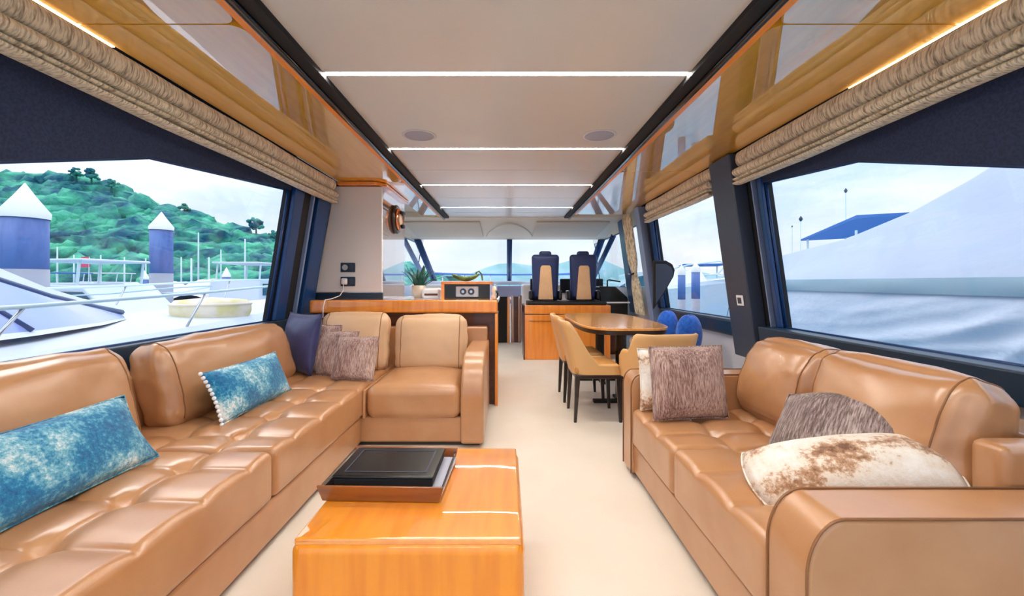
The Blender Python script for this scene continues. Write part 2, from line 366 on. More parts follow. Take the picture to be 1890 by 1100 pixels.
def window(name, side, poly, label, inset=.03):
    g = wall_prism(side, poly, -inset, inset + .008).build(name, 'glass', kind='structure'); tag(g, label)
    n = len(poly); mb = MB()
    for i in range(n):
        a, b = poly[i], poly[(i + 1) % n]
        x = xl if side < 0 else xr
        mb.tube([(x(a[1]) + side * .012, a[0], a[1]), (x(b[1]) + side * .012, b[0], b[1])], .012, 6)
    mb.build('frame', 'navy_frame', g, smooth=True)
    return g
window('window_1', -1, WL, 'large left window looking out on marina and wooded hill')
window('window_2', 1, WR, 'large right window looking out on the covered boat')
window('window_3', 1, rect(3.90, 5.55, .86, 2.06), 'right window beside the dining table')
window('window_4', 1, rect(5.95, 6.75, 1.12, 2.08), 'narrow right window between pillars')
window('window_5', 1, rect(7.05, YF - .1, 1.12, 2.08), 'right forward side window by the helm')
window('window_6', -1, rect(5.5, YF - .1, 1.15, 2.06), 'left forward side window past the tall cabinet')

# ceiling: roof slab, panels between light strips, end valance
ce = box(-2.2, 2.25, YA, 7.0, 2.36, 2.44).build('ceiling', 'cream', kind='structure'); tag(ce, 'off-white panelled saloon ceiling')
strips = [-.25, .94, 2.132, 3.323, 4.56, 5.905]
edges = [YA] + sum([[s - .016, s + .016] for s in strips], []) + [6.74]
cuts = []
for a, b in zip(edges[0::2], edges[1::2]):
    if a > 3.3: mid = (a + b) / 2; cuts += [(a, mid - .004), (mid + .004, b)]
    else: cuts.append((a, b))
for a, b in cuts:
    box(-.945, .945, a, b, ZC, ZC + .04).build('ceiling_panel', 'ceiling', ce, bevel=.004)
for i, s in enumerate(strips):
    o = box(-.94, .94, s - .014, s + .014, ZC + .012, ZC + .03).build('light_strip', 'led')
    nm = ['behind the camera', 'over the near end of the coffee table', 'nearest in view, before the speakers', 'just past the two speakers', 'third from the front, above the dining table', 'last one, near the helm'][i]
    tag(o, 'warm white ceiling light strip, ' + nm, 'light strip', 'ceiling light strips')
for s in (-1, 1):
    t = thing('ceiling_rail', 'black ceiling rail along the %s edge of the ceiling panels' % ('left' if s < 0 else 'right'), 'rail', (s * .99, 3, 2.28), group='ceiling rails')
    box(-.05, .05, YA - 3, 3.72, -.028, .05).build('channel', 'black_matte', t, bevel=.004)
    MB().tube([(s * .03, YA - 3, -.035), (s * .03, 3.72, -.035)], .018, 10).build('rod', 'rail', t, smooth=True)

# glossy lacquered soffits over both sides, built from locker panels
def soffit(side, x0, x1, cuts, name, label):
    t = thing(name, label, 'soffit', (side * (x0 + x1) / 2, 3, ZC)); t['group'] = 'overhead lockers'
    for a, b in cuts:
        lo, hi = sorted((side * x0, side * x1)); cx = t.location.x
        y0, y1 = a, b; r = .06
        # inner corners rounded like the locker doors
        P = []
        inner = side * (x0 + .075); outer = side * x1
        P = [(outer, y0 + .004), (outer, y1 - .004)]
        for k in range(6):
            an = PI / 2 * k / 5; P.append((inner + side * r * (1 - math.sin(an)), y1 - .004 - r * (1 - math.cos(an))))
        for k in range(6):
            an = PI / 2 * k / 5; P.append((inner + side * r * (1 - math.cos(an)), y0 + .004 + r * (1 - math.sin(an))))
        # order: outer0, outer1, inner y1 corner, inner y0 corner
        MB().prism(P, lambda p: (p[0] - cx, p[1] - 3, 0), lambda p: (p[0] - cx, p[1] - 3, .05)).build('locker_panel', 'soffit', t)
    lo, hi = sorted((side * x0 - t.location.x, side * (x0 + .072) - t.location.x))
    box(lo, hi, cuts[0][0] - 3, cuts[-1][1] - 3, -.003, .05).build('inner_lip', 'soffit_lip', t)
    lo, hi = sorted((side * (x0 + .05) - t.location.x, side * x1 - t.location.x))
    box(lo, hi, cuts[0][0] - 3, cuts[-1][1] - 3, .03, .07).build('backing', 'brown', t)
    return t
soffit(-1, 1.04, 1.79, [(YA, 1.72), (1.72, 4.42)], 'overhead_locker', 'glossy amber overhead locker along the left side')
soffit(-1, 1.04, 1.36, [(4.42, 6.72)], 'overhead_locker', 'short narrow overhead locker past the tall cabinet')
soffit(1, 1.04, 1.89, [(YA, 1.72), (1.72, 4.0), (4.0, 6.5)], 'overhead_locker', 'glossy amber overhead locker along the right side')
for s, x in ((-1, 1.815), (1, 1.915)):
    o = box(s * x - .007, s * x + .007, -.6, 1.9 if s < 0 else 2.3, ZC + .006, ZC + .02).build('cove_light', 'cove')
    tag(o, 'thin warm light strip above the %s blind' % ('left' if s < 0 else 'right'), 'light strip', 'blind light strips')

# forward valance and windscreen
hd = MB()
prof = [(6.74, 2.30), (6.74, 2.27), (7.3, 2.2), (8.2, 2.10), (8.3, 2.07), (8.5, 2.12), (8.4, 2.4), (6.74, 2.4)]
hd.prism(prof, lambda p: (-2.0, p[0], p[1]), lambda p: (2.05, p[0], p[1]))
hdo = hd.build('ceiling_forward', 'cream', kind='structure', bevel=.01); hdo.name = 'trim_1'; tag(hdo, 'cream valance above the windscreen')
for s, x0, x1 in ((-1, -1.75, -.45), (1, .50, 1.75)):
    sg = -1 if s < 0 else 1
    P = [(x0, 0), (x1, 0), (x1, 1), (x0, 1)]
    def yz(p): return (p[0], 6.95 + 1.1 * p[1], 2.245 - .125 * p[1])
    MB().prism(P, lambda p: yz(p), lambda p: (yz(p)[0], yz(p)[1], yz(p)[2] - .03)).build('visor_pad', 'cream_dk', hdo, bevel=.02, seg=3)
arch = []
for k in range(17):
    x = -.42 + .9 * k / 16; arch.append((x, .9 * math.sin(PI * k / 16) ** .7))
MB().prism([(a[0], 1.0 - a[1]) for a in arch], lambda p: (p[0] + .02, 6.95 + 1.1 * p[1], 2.245 - .125 * p[1]), lambda p: (p[0] + .02, 6.95 + 1.1 * p[1], 2.215 - .125 * p[1])).build('centre_pad', 'cream', hdo)

def ws(x, t): return (x, 8.3 + .95 * t, 2.08 - .85 * t)      # windscreen plane, t from top to bottom
wsn = MB().prism([(-1.85, 0), (1.95, 0), (1.85, 1), (-1.7, 1)], lambda p: ws(*p), lambda p: tuple(np.add(ws(*p), (0, .01, 0))))
wso = wsn.build('window_7', 'glass', kind='structure'); tag(wso, 'forward windscreen over the dash')
for a, b, r in (((.06, 0), (.06, 1), .055), ((-1.80, 0), (-1.62, 1), .07), ((1.92, 0), (1.80, 1), .07)):
    MB().tube([ws(*a), ws(*b)], r, 8).build('mullion', 'navy_frame', wso, smooth=True)
MB().tube([(-2.0, 8.0, 2.06), (-1.75, 8.9, 1.25)], .05, 8).build('mullion', 'blue_grey', wso, smooth=True)
MB().tube([(2.0, 7.7, 2.08), (1.85, 9.0, 1.2)], .05, 8).build('mullion', 'navy_frame', wso, smooth=True)

# dash and companionway at the bow end
d = thing('dashboard', 'white moulded dashboard running under the windscreen', 'dashboard', (0, 8.6, 0))
box(-1.9, -.20, -.55, .75, 0, 1.17).build('port_block', 'white', d, bevel=.05, seg=3)
box(.30, 1.95, -.55, .75, 0, 1.17).build('starboard_block', 'white', d, bevel=.05, seg=3)
box(-1.85, 1.9, .35, .9, 1.16, 1.24).build('top_shelf', 'wall_pale', d, bevel=.02)
for x in (.62, 1.2, 1.72):
    box(x - .16, x + .16, -.60, -.54, 1.0, 1.28).build('screen', 'black', d, bevel=.015)
c = thing('companionway', 'dark companionway opening with lavender hatch and reddish wooden posts', 'stairway', (.03, 8.25, 0))
box(-.22, .26, 0, .06, .92, 1.14).build('hatch', 'lavender', c, bevel=.01)
box(-.20, .0, .02, .5, -.02, .92).build('opening', 'black_matte', c)
box(-.02, .04, -.01, .05, 0, .92).build('gold_edge', 'wood', c, bevel=.005)
box(.05, .12, -.02, .05, 0, .95).build('post', 'walnut', c, bevel=.008)
box(.12, .20, .02, .4, 0, .92).build('dark_gap', 'brown', c)
box(.20, .27, -.02, .05, 0, .95).build('post', 'walnut', c, bevel=.008)

# ------------------------------------------------------------ roman blinds
def blind(side, x, y0, y1, ztop, zbot, label, tilt=0):
    t = thing('roman_blind', label, 'blind', (side * x, (y0 + y1) / 2, zbot), group='tweed roman blinds')
    L = y1 - y0; H = ztop - zbot
    lev = [(0.535, 1.02, .060), (.215, .505, .070), (.095, .195, .055), (-.03, .075, .045)]
    for i, (a, b, th) in enumerate(lev):
        P = []
        n = max(24, int(L * 22))
        for k in range(n + 1):
            y = -L / 2 + L * k / n; row = []
            wob = .010 * mnoise.noise((y * 2.2, i * 7.1, side * 3)) ; wz = .012 * mnoise.noise((y * 1.3, i * 3.3 + 9, side))
            for j in range(15):
                an = 2 * PI * j / 14
                cz = (a + b) / 2 * H; hz_ = (b - a) / 2 * H
                cx_ = -side * (.03 + .012 * i)
                row.append((cx_ - side * (th + wob) * math.cos(an) * (abs(math.cos(an)) ** -.3 if abs(math.cos(an)) > .05 else 1), y, cz + hz_ * math.sin(an) + wz))
            P.append(row)
        mb = MB().grid(P)
        m = 15
        mb.f.append(tuple(range(m - 1))); mb.f.append(tuple(n * m + q for q in range(m - 1)))
        mb.build('fold', 'blind', t, smooth=True)
    return t
blind(-1, 1.86, -.6, 4.28, 2.27, 2.03, 'long beige tweed roman blind bunched above the left window')
blind(1, 1.95, -.6, 3.36, 2.27, 2.00, 'beige tweed roman blind bunched above the large right window')
blind(1, 1.95, 3.78, 5.52, 2.27, 2.01, 'shorter beige tweed roman blind above the window by the dining table')
# gathered curtain by the far right pillars
t = thing('curtain', 'narrow beige curtain tied back between the far right pillars', 'curtain', (1.98, 6.25, .72))
P = []
for k in range(25):
    z = 1.5 * k / 24; pin = 1 - .45 * math.exp(-((z - .62) / .12) ** 2); row = []
    for j in range(41):
        a = j / 40 * 2 - 1; row.append((.03 * math.sin(a * 16) * pin - .14 * z + .05, a * .2 * pin, z))
    P.append(row)
cu = MB().grid(P).build('cloth', 'blind', t, smooth=True)
so = cu.modifiers.new('thick', 'SOLIDIFY'); so.thickness = .006
MB().tube([(-.09 + .0, -.12, .62), (-.1, 0, .60), (-.09, .12, .62)], .014, 8).build('tieback', 'darkwood', t, smooth=True)

# ------------------------------------------------------------ tall cabinet, ledge, galley
t = thing('tall_cabinet', 'tall cabinet with white front and walnut side by the left window', 'cabinet', (-1.7, 4.93, 0))
W_ = lambda x, y, z: rel(t, (x, y, z))
mb = MB(); poly = [(0, 0)]
mb.prism([(-1.84, 0), (-1.35, 0), (-1.35, 2.27), (-1.84, 2.27)], lambda p: rel(t, (p[0], 4.45, p[1])), lambda p: rel(t, (p[0], 5.44, p[1])))
mb.build('body', 'walnut', t)
mb = MB().prism([(xl(1.10) + .01, 1.10), (-1.338, 1.10), (-1.338, 2.235), (xl(2.235) + .03, 2.235)], lambda p: rel(t, (p[0], 4.42, p[1])), lambda p: rel(t, (p[0], 4.455, p[1])))
mb.build('front_panel', 'white_wall', t, bevel=.006)
mb = MB().box(*sum([list(q) for q in zip(rel(t, (-2.06, 4.43, 1.02)), rel(t, (-1.335, 4.455, 1.09)))], [])); mb.build('dark_band', 'sill', t)
mb = MB().prism([(-1.80, 4.36), (-1.40, 4.36), (-1.30, 4.46), (-1.30, 5.46), (-1.80, 5.46)], lambda p: rel(t, (p[0], p[1], 2.24)), lambda p: rel(t, (p[0], p[1], 2.275)))
mb.build('top_trim', 'woodv', t, bevel=.006)
for i, z in enumerate((1.365, 1.215)):
    s = thing('power_socket', ['upper dark power socket plate on the white cabinet front', 'lower dark power socket plate with white plug on cabinet front'][i], 'socket', (-1.70 + .0, 4.418, z), group='power sockets')
    box(-.078, .078, -.012, 0, -.05, .05).build('plate', 'sill', s, bevel=.006)
    MB().tube([(-.03, -.012, 0), (-.03, -.016, 0)], .03, 20).build('socket_face', 'silver', s)
    box(.02, .06, -.018, -.011, -.03, .03).build('switch', 'grey_frame', s, bevel=.004)
pl = thing('charger', 'white phone charger plug with cable hanging over the ledge', 'charger', (-1.73, 4.39, 1.215))
MB().rbox(.06, .05, .07, .015, 3, (2, 2, 2)).build('plug', 'white', pl, smooth=True)
MB().tube([(0, -.02, -.03), (.005, -.05, -.1), (0, -.12, -.15), (-.01, -.30, -.175), (-.02, -.42, -.18), (-.03, -.44, -.25), (-.03, -.445, -.35)], .005, 6).build('cable', 'white', pl, smooth=True)

# round copper wall lamp on the cabinet side
t = thing('wall_lamp', 'round copper wall lamp with black clasp on the cabinet side', 'lamp', (-1.345, 4.98, 1.965), (0, PI / 2, 0))
MB().lathe([(0, .0), (.17, 0), (.175, .02), (.165, .035), (.13, .03), (0, .03)], 40).build('back_plate', 'darkwood', t, smooth=True)
MB().lathe([(.09, .03), (.13, .028), (.135, .05), (.11, .075), (.085, .06), (.09, .03)], 40).build('ring', 'copper', t, smooth=True)
MB().lathe([(0, .03), (.08, .03), (.06, .07), (0, .085)], 32).build('lens', 'pot', t, smooth=True)
for s in (-1, 1): MB().rbox(.05, .07, .06, .012, 3, (2, 2, 2)).build('clasp', 'black', t, at=(s * .08, .05, .07), smooth=True)

t = thing('ledge_counter', 'orange wood ledge counter behind the corner sofa', 'counter', (-1.0, 4.2, 0))
def W3(m_, x0, x1, y0, y1, z0, z1):
    p = t.location; return m_.box(x0 - p.x, x1 - p.x, y0 - p.y, y1 - p.y, z0 - p.z, z1 - p.z)
W3(MB(), -1.92, -.09, 4.0, 4.41, .905, 1.03).build('ledge', 'woodv', t, bevel=.018, seg=3)
W3(MB(), -1.92, -.12, 4.08, 4.40, 0, .905).build('back_panel', 'brown', t)
W3(MB(), -.115, -.085, 4.01, 4.40, 0, .90).build('end_panel', 'woodv', t, bevel=.004)
t = thing('galley_counter', 'white galley counter behind the wood ledge', 'counter', (-.72, 4.92, 0))
W3(MB(), -1.33, -.09, 4.42, 5.44, .98, 1.02).build('worktop', 'white', t, bevel=.006)
W3(MB(), -1.33, -.11, 4.44, 5.42, 0, .98).build('carcass', 'woodv', t)

# potted succulent
t = thing('potted_plant', 'spiky dark green plant in a cream pot beside the tall cabinet', 'plant', (-1.03, 4.85, 1.02))
MB().lathe([(0, 0), (.055, 0), (.075, .08), (.085, .15), (.078, .15), (.07, .12), (0, .12)], 28).build('pot', 'pot', t, smooth=True)
random.seed(3)
for k in range(17):
    a = k * 2.4; L = random.uniform(.22, .36) * (1 if k < 12 else .7); le = random.uniform(.05, .20) + (.12 if k >= 12 else 0)
    bx, by = .03 * math.cos(a), .03 * math.sin(a); rows = []
    wv = random.uniform(.02, .03)
    for i in range(9):
        u = i / 8; r = .01 + le * u ** 1.6 + .02 * math.sin(u * 6 + k) * u; z = .11 + L * u * (1 - .15 * u)
        cx, cy = bx + r * math.cos(a), by + r * math.sin(a)
        wd = wv * math.sin(PI * (.18 + .82 * u)) ** .8 if u < 1 else .001
        px, py = -math.sin(a) * wd, math.cos(a) * wd; ix, iy = -math.cos(a) * wd * .35, -math.sin(a) * wd * .35
        rows.append([(cx + px, cy + py, z), (cx + ix, cy + iy, z), (cx - px, cy - py, z), (cx - ix * .3, cy - iy * .3, z - .004), (cx + px, cy + py, z)])
    MB().grid(rows).build('leaf', 'plant', t, smooth=True)

t = thing('bread_bin', 'small white bin with a brown slot beside the potted plant', 'bin', (-.86, 4.75, 1.02))
MB().rbox(.2, .2, .12, .03, 4, (3, 3, 2), c=(0, 0, .06)).build('body', 'white', t, smooth=True)
box(-.07, .08, -.103, -.09, .035, .06).build('slot', 'brown', t, bevel=.004)

t = thing('radio_unit', 'wooden box with black front and silver twin-dial radio', 'radio', (-.435, 4.62, 1.03))
box(-.285, .285, -.09, .14, .155, .185).build('top_board', 'woodv', t, bevel=.004)
box(-.285, -.25, -.09, .14, -.01, .155).build('side_board', 'woodv', t, bevel=.004)
box(.25, .285, -.09, .14, -.01, .155).build('side_board', 'lavender', t, bevel=.004)
box(-.25, .25, -.06, .14, -.01, .155).build('black_front', 'black', t)
rd = box(-.125, .125, -.078, -.06, .015, .13).build('radio', 'silver', t, bevel=.012, seg=3)
for x in (-.045, .045):
    MB().tube([(x, -.078, .073), (x, -.088, .073)], .036, 24).build('dial', 'grey_frame', rd, smooth=False)
    MB().tube([(x, -.088, .073), (x, -.098, .073)], .016, 20).build('dial_centre', 'chrome', rd)
t = thing('leaf_dish', 'curved olive green dish with looped handle on the radio box', 'dish', (-.46, 4.62, 1.215))
pts = [(-.15 + .3 * k / 12, 0, .03 + .05 * ((k / 12 - .5) * 2) ** 2) for k in range(13)]
MB().tube(pts, [.008 + .022 * math.sin(PI * k / 12) ** .6 for k in range(13)], 10).build('dish', 'olive', t, smooth=True)
MB().tube([(.11, 0, .05), (.12, 0, .1), (.15, 0, .115), (.18, 0, .08), (.19, 0, .012)], .009, 8).build('handle', 'olive', t, smooth=True)
t = thing('ornament', 'small tan and black ornament at the end of the wood ledge', 'ornament', (-.125, 4.18, 1.03))
MB().lathe([(0, 0), (.026, 0), (.03, .03), (.018, .06), (.026, .09), (.02, .13), (0, .14)], 20).build('body', 'pot', t, smooth=True)
MB().tube([(.022, -.02, .09), (.035, -.03, .06), (.03, -.03, .02)], .009, 8).build('handle', 'black', t, smooth=True)

# ------------------------------------------------------------ ceiling speakers
for s, lab in ((-1, 'left round grey ceiling speaker'), (1, 'right round grey ceiling speaker')):
    t = thing('ceiling_speaker', lab + ' before the second light strip in view', 'speaker', (-.64 if s < 0 else .68, 3.02, ZC), group='ceiling speakers')
    MB().lathe([(.105, -.004), (.12, -.004), (.124, .0), (.105, .002)], 40).build('rim', 'speaker_ring', t, smooth=True)
    MB().lathe([(0, -.006), (.10, -.006), (.106, -.001), (0, -.001)], 40).build('grille', 'speaker', t, smooth=True)

# ------------------------------------------------------------ sofas
def tuft(lines_x, lines_y, ctrX, ctrY, depth=.019, wdt=.02, ylim=None):
    """grooves on the top face: seams at world x = lines_x and world y = lines_y, buttons where they cross"""
    def fn(q, n, u):
        if n.z <= .05: return q
        X, Y = q.x + ctrX, q.y + ctrY; dz = 0
        for a in lines_x: dz -= depth * (.55 * math.exp(-((X - a) / .045) ** 2) + .45 * math.exp(-((X - a) / .009) ** 2))
        for b in lines_y: dz -= depth * (.60 * math.exp(-((Y - b) / .050) ** 2) + .45 * math.exp(-((Y - b) / .009) ** 2))
        for a in lines_x:
            for b in lines_y:
                d2 = (X - a) ** 2 + (Y - b) ** 2; dz -= depth * 1.5 * math.exp(-d2 / (.04 ** 2))
        return (q.x, q.y, q.z + dz * n.z)
    return fn
def wrinkle(amp, sc_, seed):
    def fn(q, n, u):
        k = amp * mnoise.fractal((q.x * sc_ + seed, q.y * sc_, q.z * sc_), 1.0, 2.0, 3)
        return q + n * k
    return fn
def seat(t, x0, x1, y0, y1, z0, z1, r=.05, m=(20, 40, 6), bulge=.02, fn=None, name='seat_cushion', mt='leather'):
    cx, cy, cz = (x0 + x1) / 2, (y0 + y1) / 2, (z0 + z1) / 2
    return MB().rbox(x1 - x0, y1 - y0, z1 - z0, r, 5, m, (0, 0, bulge), fn).build(name, mt, t, at=rel(t, (cx, cy, cz)), smooth=True)
def back_cushion(t, c, size, rz, lean, seed, name='back_cushion', mt='leather', bulge=.05, seam=True):
    """size = (thickness, width, height); leans about its bottom edge; local +x is the front"""
    th, wd, hh = size
    def fn(q, n, u):
        k = .012 * mnoise.fractal((q.x * 6 + seed, q.y * 5, q.z * 6), 1.0, 2.0, 3)
        e = abs(u[1]); q = q + n * k * (.4 + e)
        q.z += -.02 * (1 - u[1] ** 2) * (1 if u[2] > 0 else 0) * 0
        q.x *= 1 - .25 * max(0, u[2]) ** 2                       # thinner towards the top
        return q
    o = MB().rbox(th, wd, hh, min(.07, th * .45), 5, (5, 22, 16), (bulge, .012, .02), fn, c=(0, 0, hh / 2)).build(name, mt, t, at=rel(t, c), rot=(0, -lean, rz), smooth=True)
    if seam:
        r = min(.07, th * .45); h = (th / 2, wd / 2, hh / 2); bl = (bulge, .012, .02)
        def surf(p):
            co = [max(-(h[i] - r), min(h[i] - r, p[i])) for i in range(3)]
            nrm = Vector([p[i] - co[i] for i in range(3)]).normalized(); q = Vector(co) + nrm * r; u = [p[i] / h[i] for i in range(3)]
            for i in range(3):
                j_, k_ = (i + 1) % 3, (i + 2) % 3; q[i] += nrm[i] * bl[i] * max(0, 1 - u[j_] ** 2) ** .8 * max(0, 1 - u[k_] ** 2) ** .8
            q = Vector(fn(q, nrm, u)); return (q.x, q.y, q.z + hh / 2)
        for sg in (-1, 1):
            y = sg * (wd / 2 - r * .75)
            pts = [surf((h[0], y, -h[2] + r * .3 + (2 * h[2] - r * .3) * k / 20)) for k in range(21)] + [surf((h[0] - 2 * h[0] * k / 8, y, h[2])) for k in range(1, 8)]
            MB().tube(pts, .0035, 6).build('seam', 'leather_dk', o, smooth=True)
    return o

# corner sofa (left)
cs = thing('corner_sofa', 'large L-shaped tan leather corner sofa along the left side', 'sofa', (-1.55, 2.0, 0))
t = cs
def bx(x0, x1, y0, y1, z0, z1, name, m='leather', bevel=.015, r=None): 
    p = t.location; return MB().box(x0 - p.x, x1 - p.x, y0 - p.y, y1 - p.y, z0 - p.z, z1 - p.z).build(name, m, t, bevel=bevel, seg=3)
bx(-1.98, -1.065, .35, 3.02, .03, .215, 'base')
bx(-1.98, -.175, 3.02, 3.95, .03, .215, 'base')
bx(-1.95, -1.10, .38, 3.05, 0, .03, 'plinth', 'darkwood', .004)
bx(-1.9, -.20, 3.05, 3.9, 0, .03, 'plinth', 'darkwood', .004)
bx(-2.07, -1.92, .35, 3.95, .03, .72, 'back_frame')
bx(-2.0, -.18, 3.86, 3.99, .03, .785, 'back_frame')
seat(t, -1.95, -1.05, .40, 1.865, .215, .445,   .035, (90, 150, 4), .012, tuft([-1.33, -1.62], [.62, .90, 1.18, 1.44, 1.70], -1.5, 1.1325))
seat(t, -1.95, -1.05, 1.875, 3.86, .215, .445, .035, (90, 170, 4), .012, tuft([-1.32, -1.62], [2.06, 2.34, 2.64, 2.94], -1.5, 2.8675))
seat(t, -1.025, -.335, 2.985, 3.86, .21, .44, .06, (18, 20, 6), .05, wrinkle(.004, 5, 3))
bx(-1.05, -1.028, 2.99, 3.86, .21, .42, 'gap_panel', bevel=.008)
def arm(t, x0, x1, yf, yb, zt, rr, name='arm', face=1, mt='leather'):
    """arm with a big quarter round at its front; profile in (y, z) for arms that run along y"""
    P = [(yb, .03), (yb, zt)]
    for k in range(13):
        a = PI / 2 * k / 12; P.append((yf + rr * (1 - math.sin(a)) * face, zt - rr * 1.15 * (1 - math.cos(a))))
    P.append((yf, .03))
    return MB().prism(P, lambda p: rel(t, (x0, p[0], p[1])), lambda p: rel(t, (x1, p[0], p[1]))).build(name, mt, t, bevel=.022, seg=3)
arm(t, -.335, -.165, 2.975, 3.97, .66, .30)
back_cushion(t, (-1.80, 2.74, .43), (.22, 1.22, .45), 0, .22, 1.0)
back_cushion(t, (-1.80, 1.35, .43), (.22, 1.22, .47), 0, .22, 2.0)
back_cushion(t, (-1.34, 3.60, .43), (.16, .58, .50), -PI / 2, .20, 3.0, mt='leather_pale')
back_cushion(t, (-.665, 3.60, .43), (.15, .61, .48), -PI / 2, .18, 4.0, mt='leather_pale', bulge=.03)

# right sofa
rs = thing('sofa', 'two-seat tan leather sofa along the right side', 'sofa', (1.3, 1.85, 0))
t = rs
bx(.785, 1.86, 1.02, 2.68, .03, .205, 'base')
bx(.81, 1.84, 1.05, 2.66, 0, .03, 'plinth', 'darkwood', .004)
bx(1.70, 1.90, 1.0, 2.68, .03, .70, 'back_frame')
seat(t, .765, 1.72, 1.20, 1.905, .205, .44, .035, (90, 70, 4), .015, tuft([1.06, 1.34], [1.43, 1.68], 1.2425, 1.5525))
seat(t, .765, 1.72, 1.912, 2.52, .205, .435, .035, (90, 70, 4), .015, tuft([1.06, 1.34], [2.11, 2.32], 1.2425, 2.216))
def arm_x(t, y0, y1, xf, xb, zt, rr, name='arm'):
    P = [(xb, .03), (xb, zt)]
    for k in range(13):
        a = PI / 2 * k / 12; P.append((xf + rr * (1 - math.sin(a)), zt - rr * 1.5 * (1 - math.cos(a))))
    P.append((xf, .03))
    for yy in (y0 + .004, y1 - .004): MB().tube([rel(t, (p[0] - .0015, yy, p[1] + .0015)) for p in P[1:]], .0035, 6).build('piping', 'leather_dk', t, smooth=True)
    return MB().prism(P, lambda p: rel(t, (p[0], y0, p[1])), lambda p: rel(t, (p[0], y1, p[1]))).build(name, 'leather', t, bevel=.012, seg=3)
arm_x(t, 1.03, 1.195, .755, 1.72, .605, .10)
arm_x(t, 2.525, 2.70, .765, 1.72, .635, .06)
bx(1.45, 1.70, 1.20, 1.30, .44, .72, 'end_pad', bevel=.03)
back_cushion(t, (1.50, 2.25, .42), (.24, .56, .46), PI, .26, 5.0, bulge=.06)
back_cushion(t, (1.50, 1.66, .42), (.24, .66, .46), PI, .26, 6.0, bulge=.06)

# ------------------------------------------------------------ throw pillows
def pillow_mb(wd, hh, th, seed=0, pinch=.06, n=22, rnd=0.0):
    """lies in local x (width) / z (height), thickness along y, standing on z = 0"""
    V = {}; mb = MB(); rows = {1: [], -1: []}
    for s in (1, -1):
        for i in range(n + 1):
            u = -1 + 2 * i / n; row = []
            for j in range(n + 1):
                v = -1 + 2 * j / n
                x = wd / 2 * u * (1 - pinch * (1 - v * v) * abs(u)); z = hh / 2 * v * (1 - pinch * (1 - u * u) * abs(v))
                x *= math.sqrt(1 - rnd * v * v / 2); z *= math.sqrt(1 - rnd * u * u / 2)
                tt = (max(0, 1 - abs(u) ** 2.6) * max(0, 1 - abs(v) ** 2.6)) ** .55
                k = 1 + .14 * mnoise.fractal((u * 1.3 + seed, v * 1.3, s), 1.0, 2.0, 2)
                row.append((x, s * th / 2 * tt * k, z + hh / 2))
            rows[s].append(row)
        mb.grid(rows[s])
    # weld the rims
    idx = {}; vs = []; mapv = []
    for p in mb.v:
        k = tuple(round(c_, 5) for c_ in p)
        if k not in idx: idx[k] = len(vs); vs.append(p)
        mapv.append(idx[k])
    mb.f = [tuple(dict.fromkeys(mapv[i] for i in f)) for f in mb.f]; mb.f = [f for f in mb.f if len(f) > 2]
    mb.v = vs; return mb
def edge_tube(wd, hh, r, pinch=.06, rnd=0.0):
    pts = []
    for (u0, v0, u1, v1) in ((-1, -1, 1, -1), (1, -1, 1, 1), (1, 1, -1, 1), (-1, 1, -1, -1)):
        for k in range(12):
            a = k / 12; u = u0 + (u1 - u0) * a; v = v0 + (v1 - v0) * a
            pts.append((wd / 2 * u * (1 - pinch * (1 - v * v) * abs(u)) * math.sqrt(1 - rnd * v * v / 2), 0, hh / 2 * v * (1 - pinch * (1 - u * u) * abs(v)) * math.sqrt(1 - rnd * u * u / 2) + hh / 2))
    pts.append(pts[0]); return MB().tube(pts, r, 6, cap=False)
def pillow(label, m, loc, rot, wd, hh, th, seed, group, pinch=.06, trim=None, rnd=0.0):
    t = thing('throw_pillow', label, 'pillow', loc, rot, group)
    pillow_mb(wd, hh, th, seed, pinch, rnd=rnd).build('cover', m, t, smooth=True)
    edge_tube(wd, hh, .004, pinch, rnd).build('piping', m, t, smooth=True)
    if trim:
        bb = MB()
        for k in range(13):
            v = -1 + 2 * k / 12; bb.add([tuple(q * .011 + np.array((wd / 2 * (1 - pinch * (1 - v * v)), 0, hh / 2 * v + hh / 2))) for q in iv], [tuple(q) for q in jf])
        bb.build('bobble_trim', trim, t, smooth=True)
    return t
def axes(wv, hv):
    x = Vector(wv).normalized(); z = Vector(hv); z = (z - x * z.dot(x)).normalized(); y = z.cross(x)
    return tuple(Matrix((x, y, z)).transposed().to_euler())
# rot order XYZ: lean about local x, then turn about z
g = 'pillows on the corner sofa'
pillow('long blue and white furry pillow nearest the camera on the left sofa', 'blue_fur', (-1.50, 1.375, .455), (.52, 0, -PI / 2), .80, .30, .15, 1, g)
pillow('shorter blue and white furry pillow with pale bobble trim on the left sofa', 'blue_fur', (-1.50, 2.52, .452), (.40, 0, -PI / 2), .70, .29, .14, 5, g, trim='white')
pillow('dark indigo square pillow in the corner of the left sofa', 'navy_satin', (-1.76, 3.42, .452), (-.20, 0, -.55), .46, .50, .16, 9, g)
pillow('mauve streaked pillow at the back of the row of three', 'mauve', (-1.55, 3.38, .452), (-.22, 0, -.45), .36, .41, .11, 12, g, .04)
pillow('mauve streaked pillow in the middle of the row of three', 'mauve', (-1.38, 3.27, .452), (-.26, 0, -.38), .36, .37, .11, 15, g, .04)
pillow('mauve streaked pillow at the front of the row of three', 'mauve', (-1.19, 3.16, .452), (-.30, 0, -.20), .36, .34, .11, 18, g, .04)
g = 'pillows on the right sofa'
pillow('cream and brown fur pillow tucked behind the mauve one by the far arm', 'fur', (.97, 2.44, .448), (-.14, 0, .05), .36, .36, .14, 21, g)
pillow('square mauve-brown streaked pillow propped in the far corner of right sofa', 'mauve', (1.02, 2.27, .448), (-.16, 0, .12), .44, .40, .15, 24, g, .03)
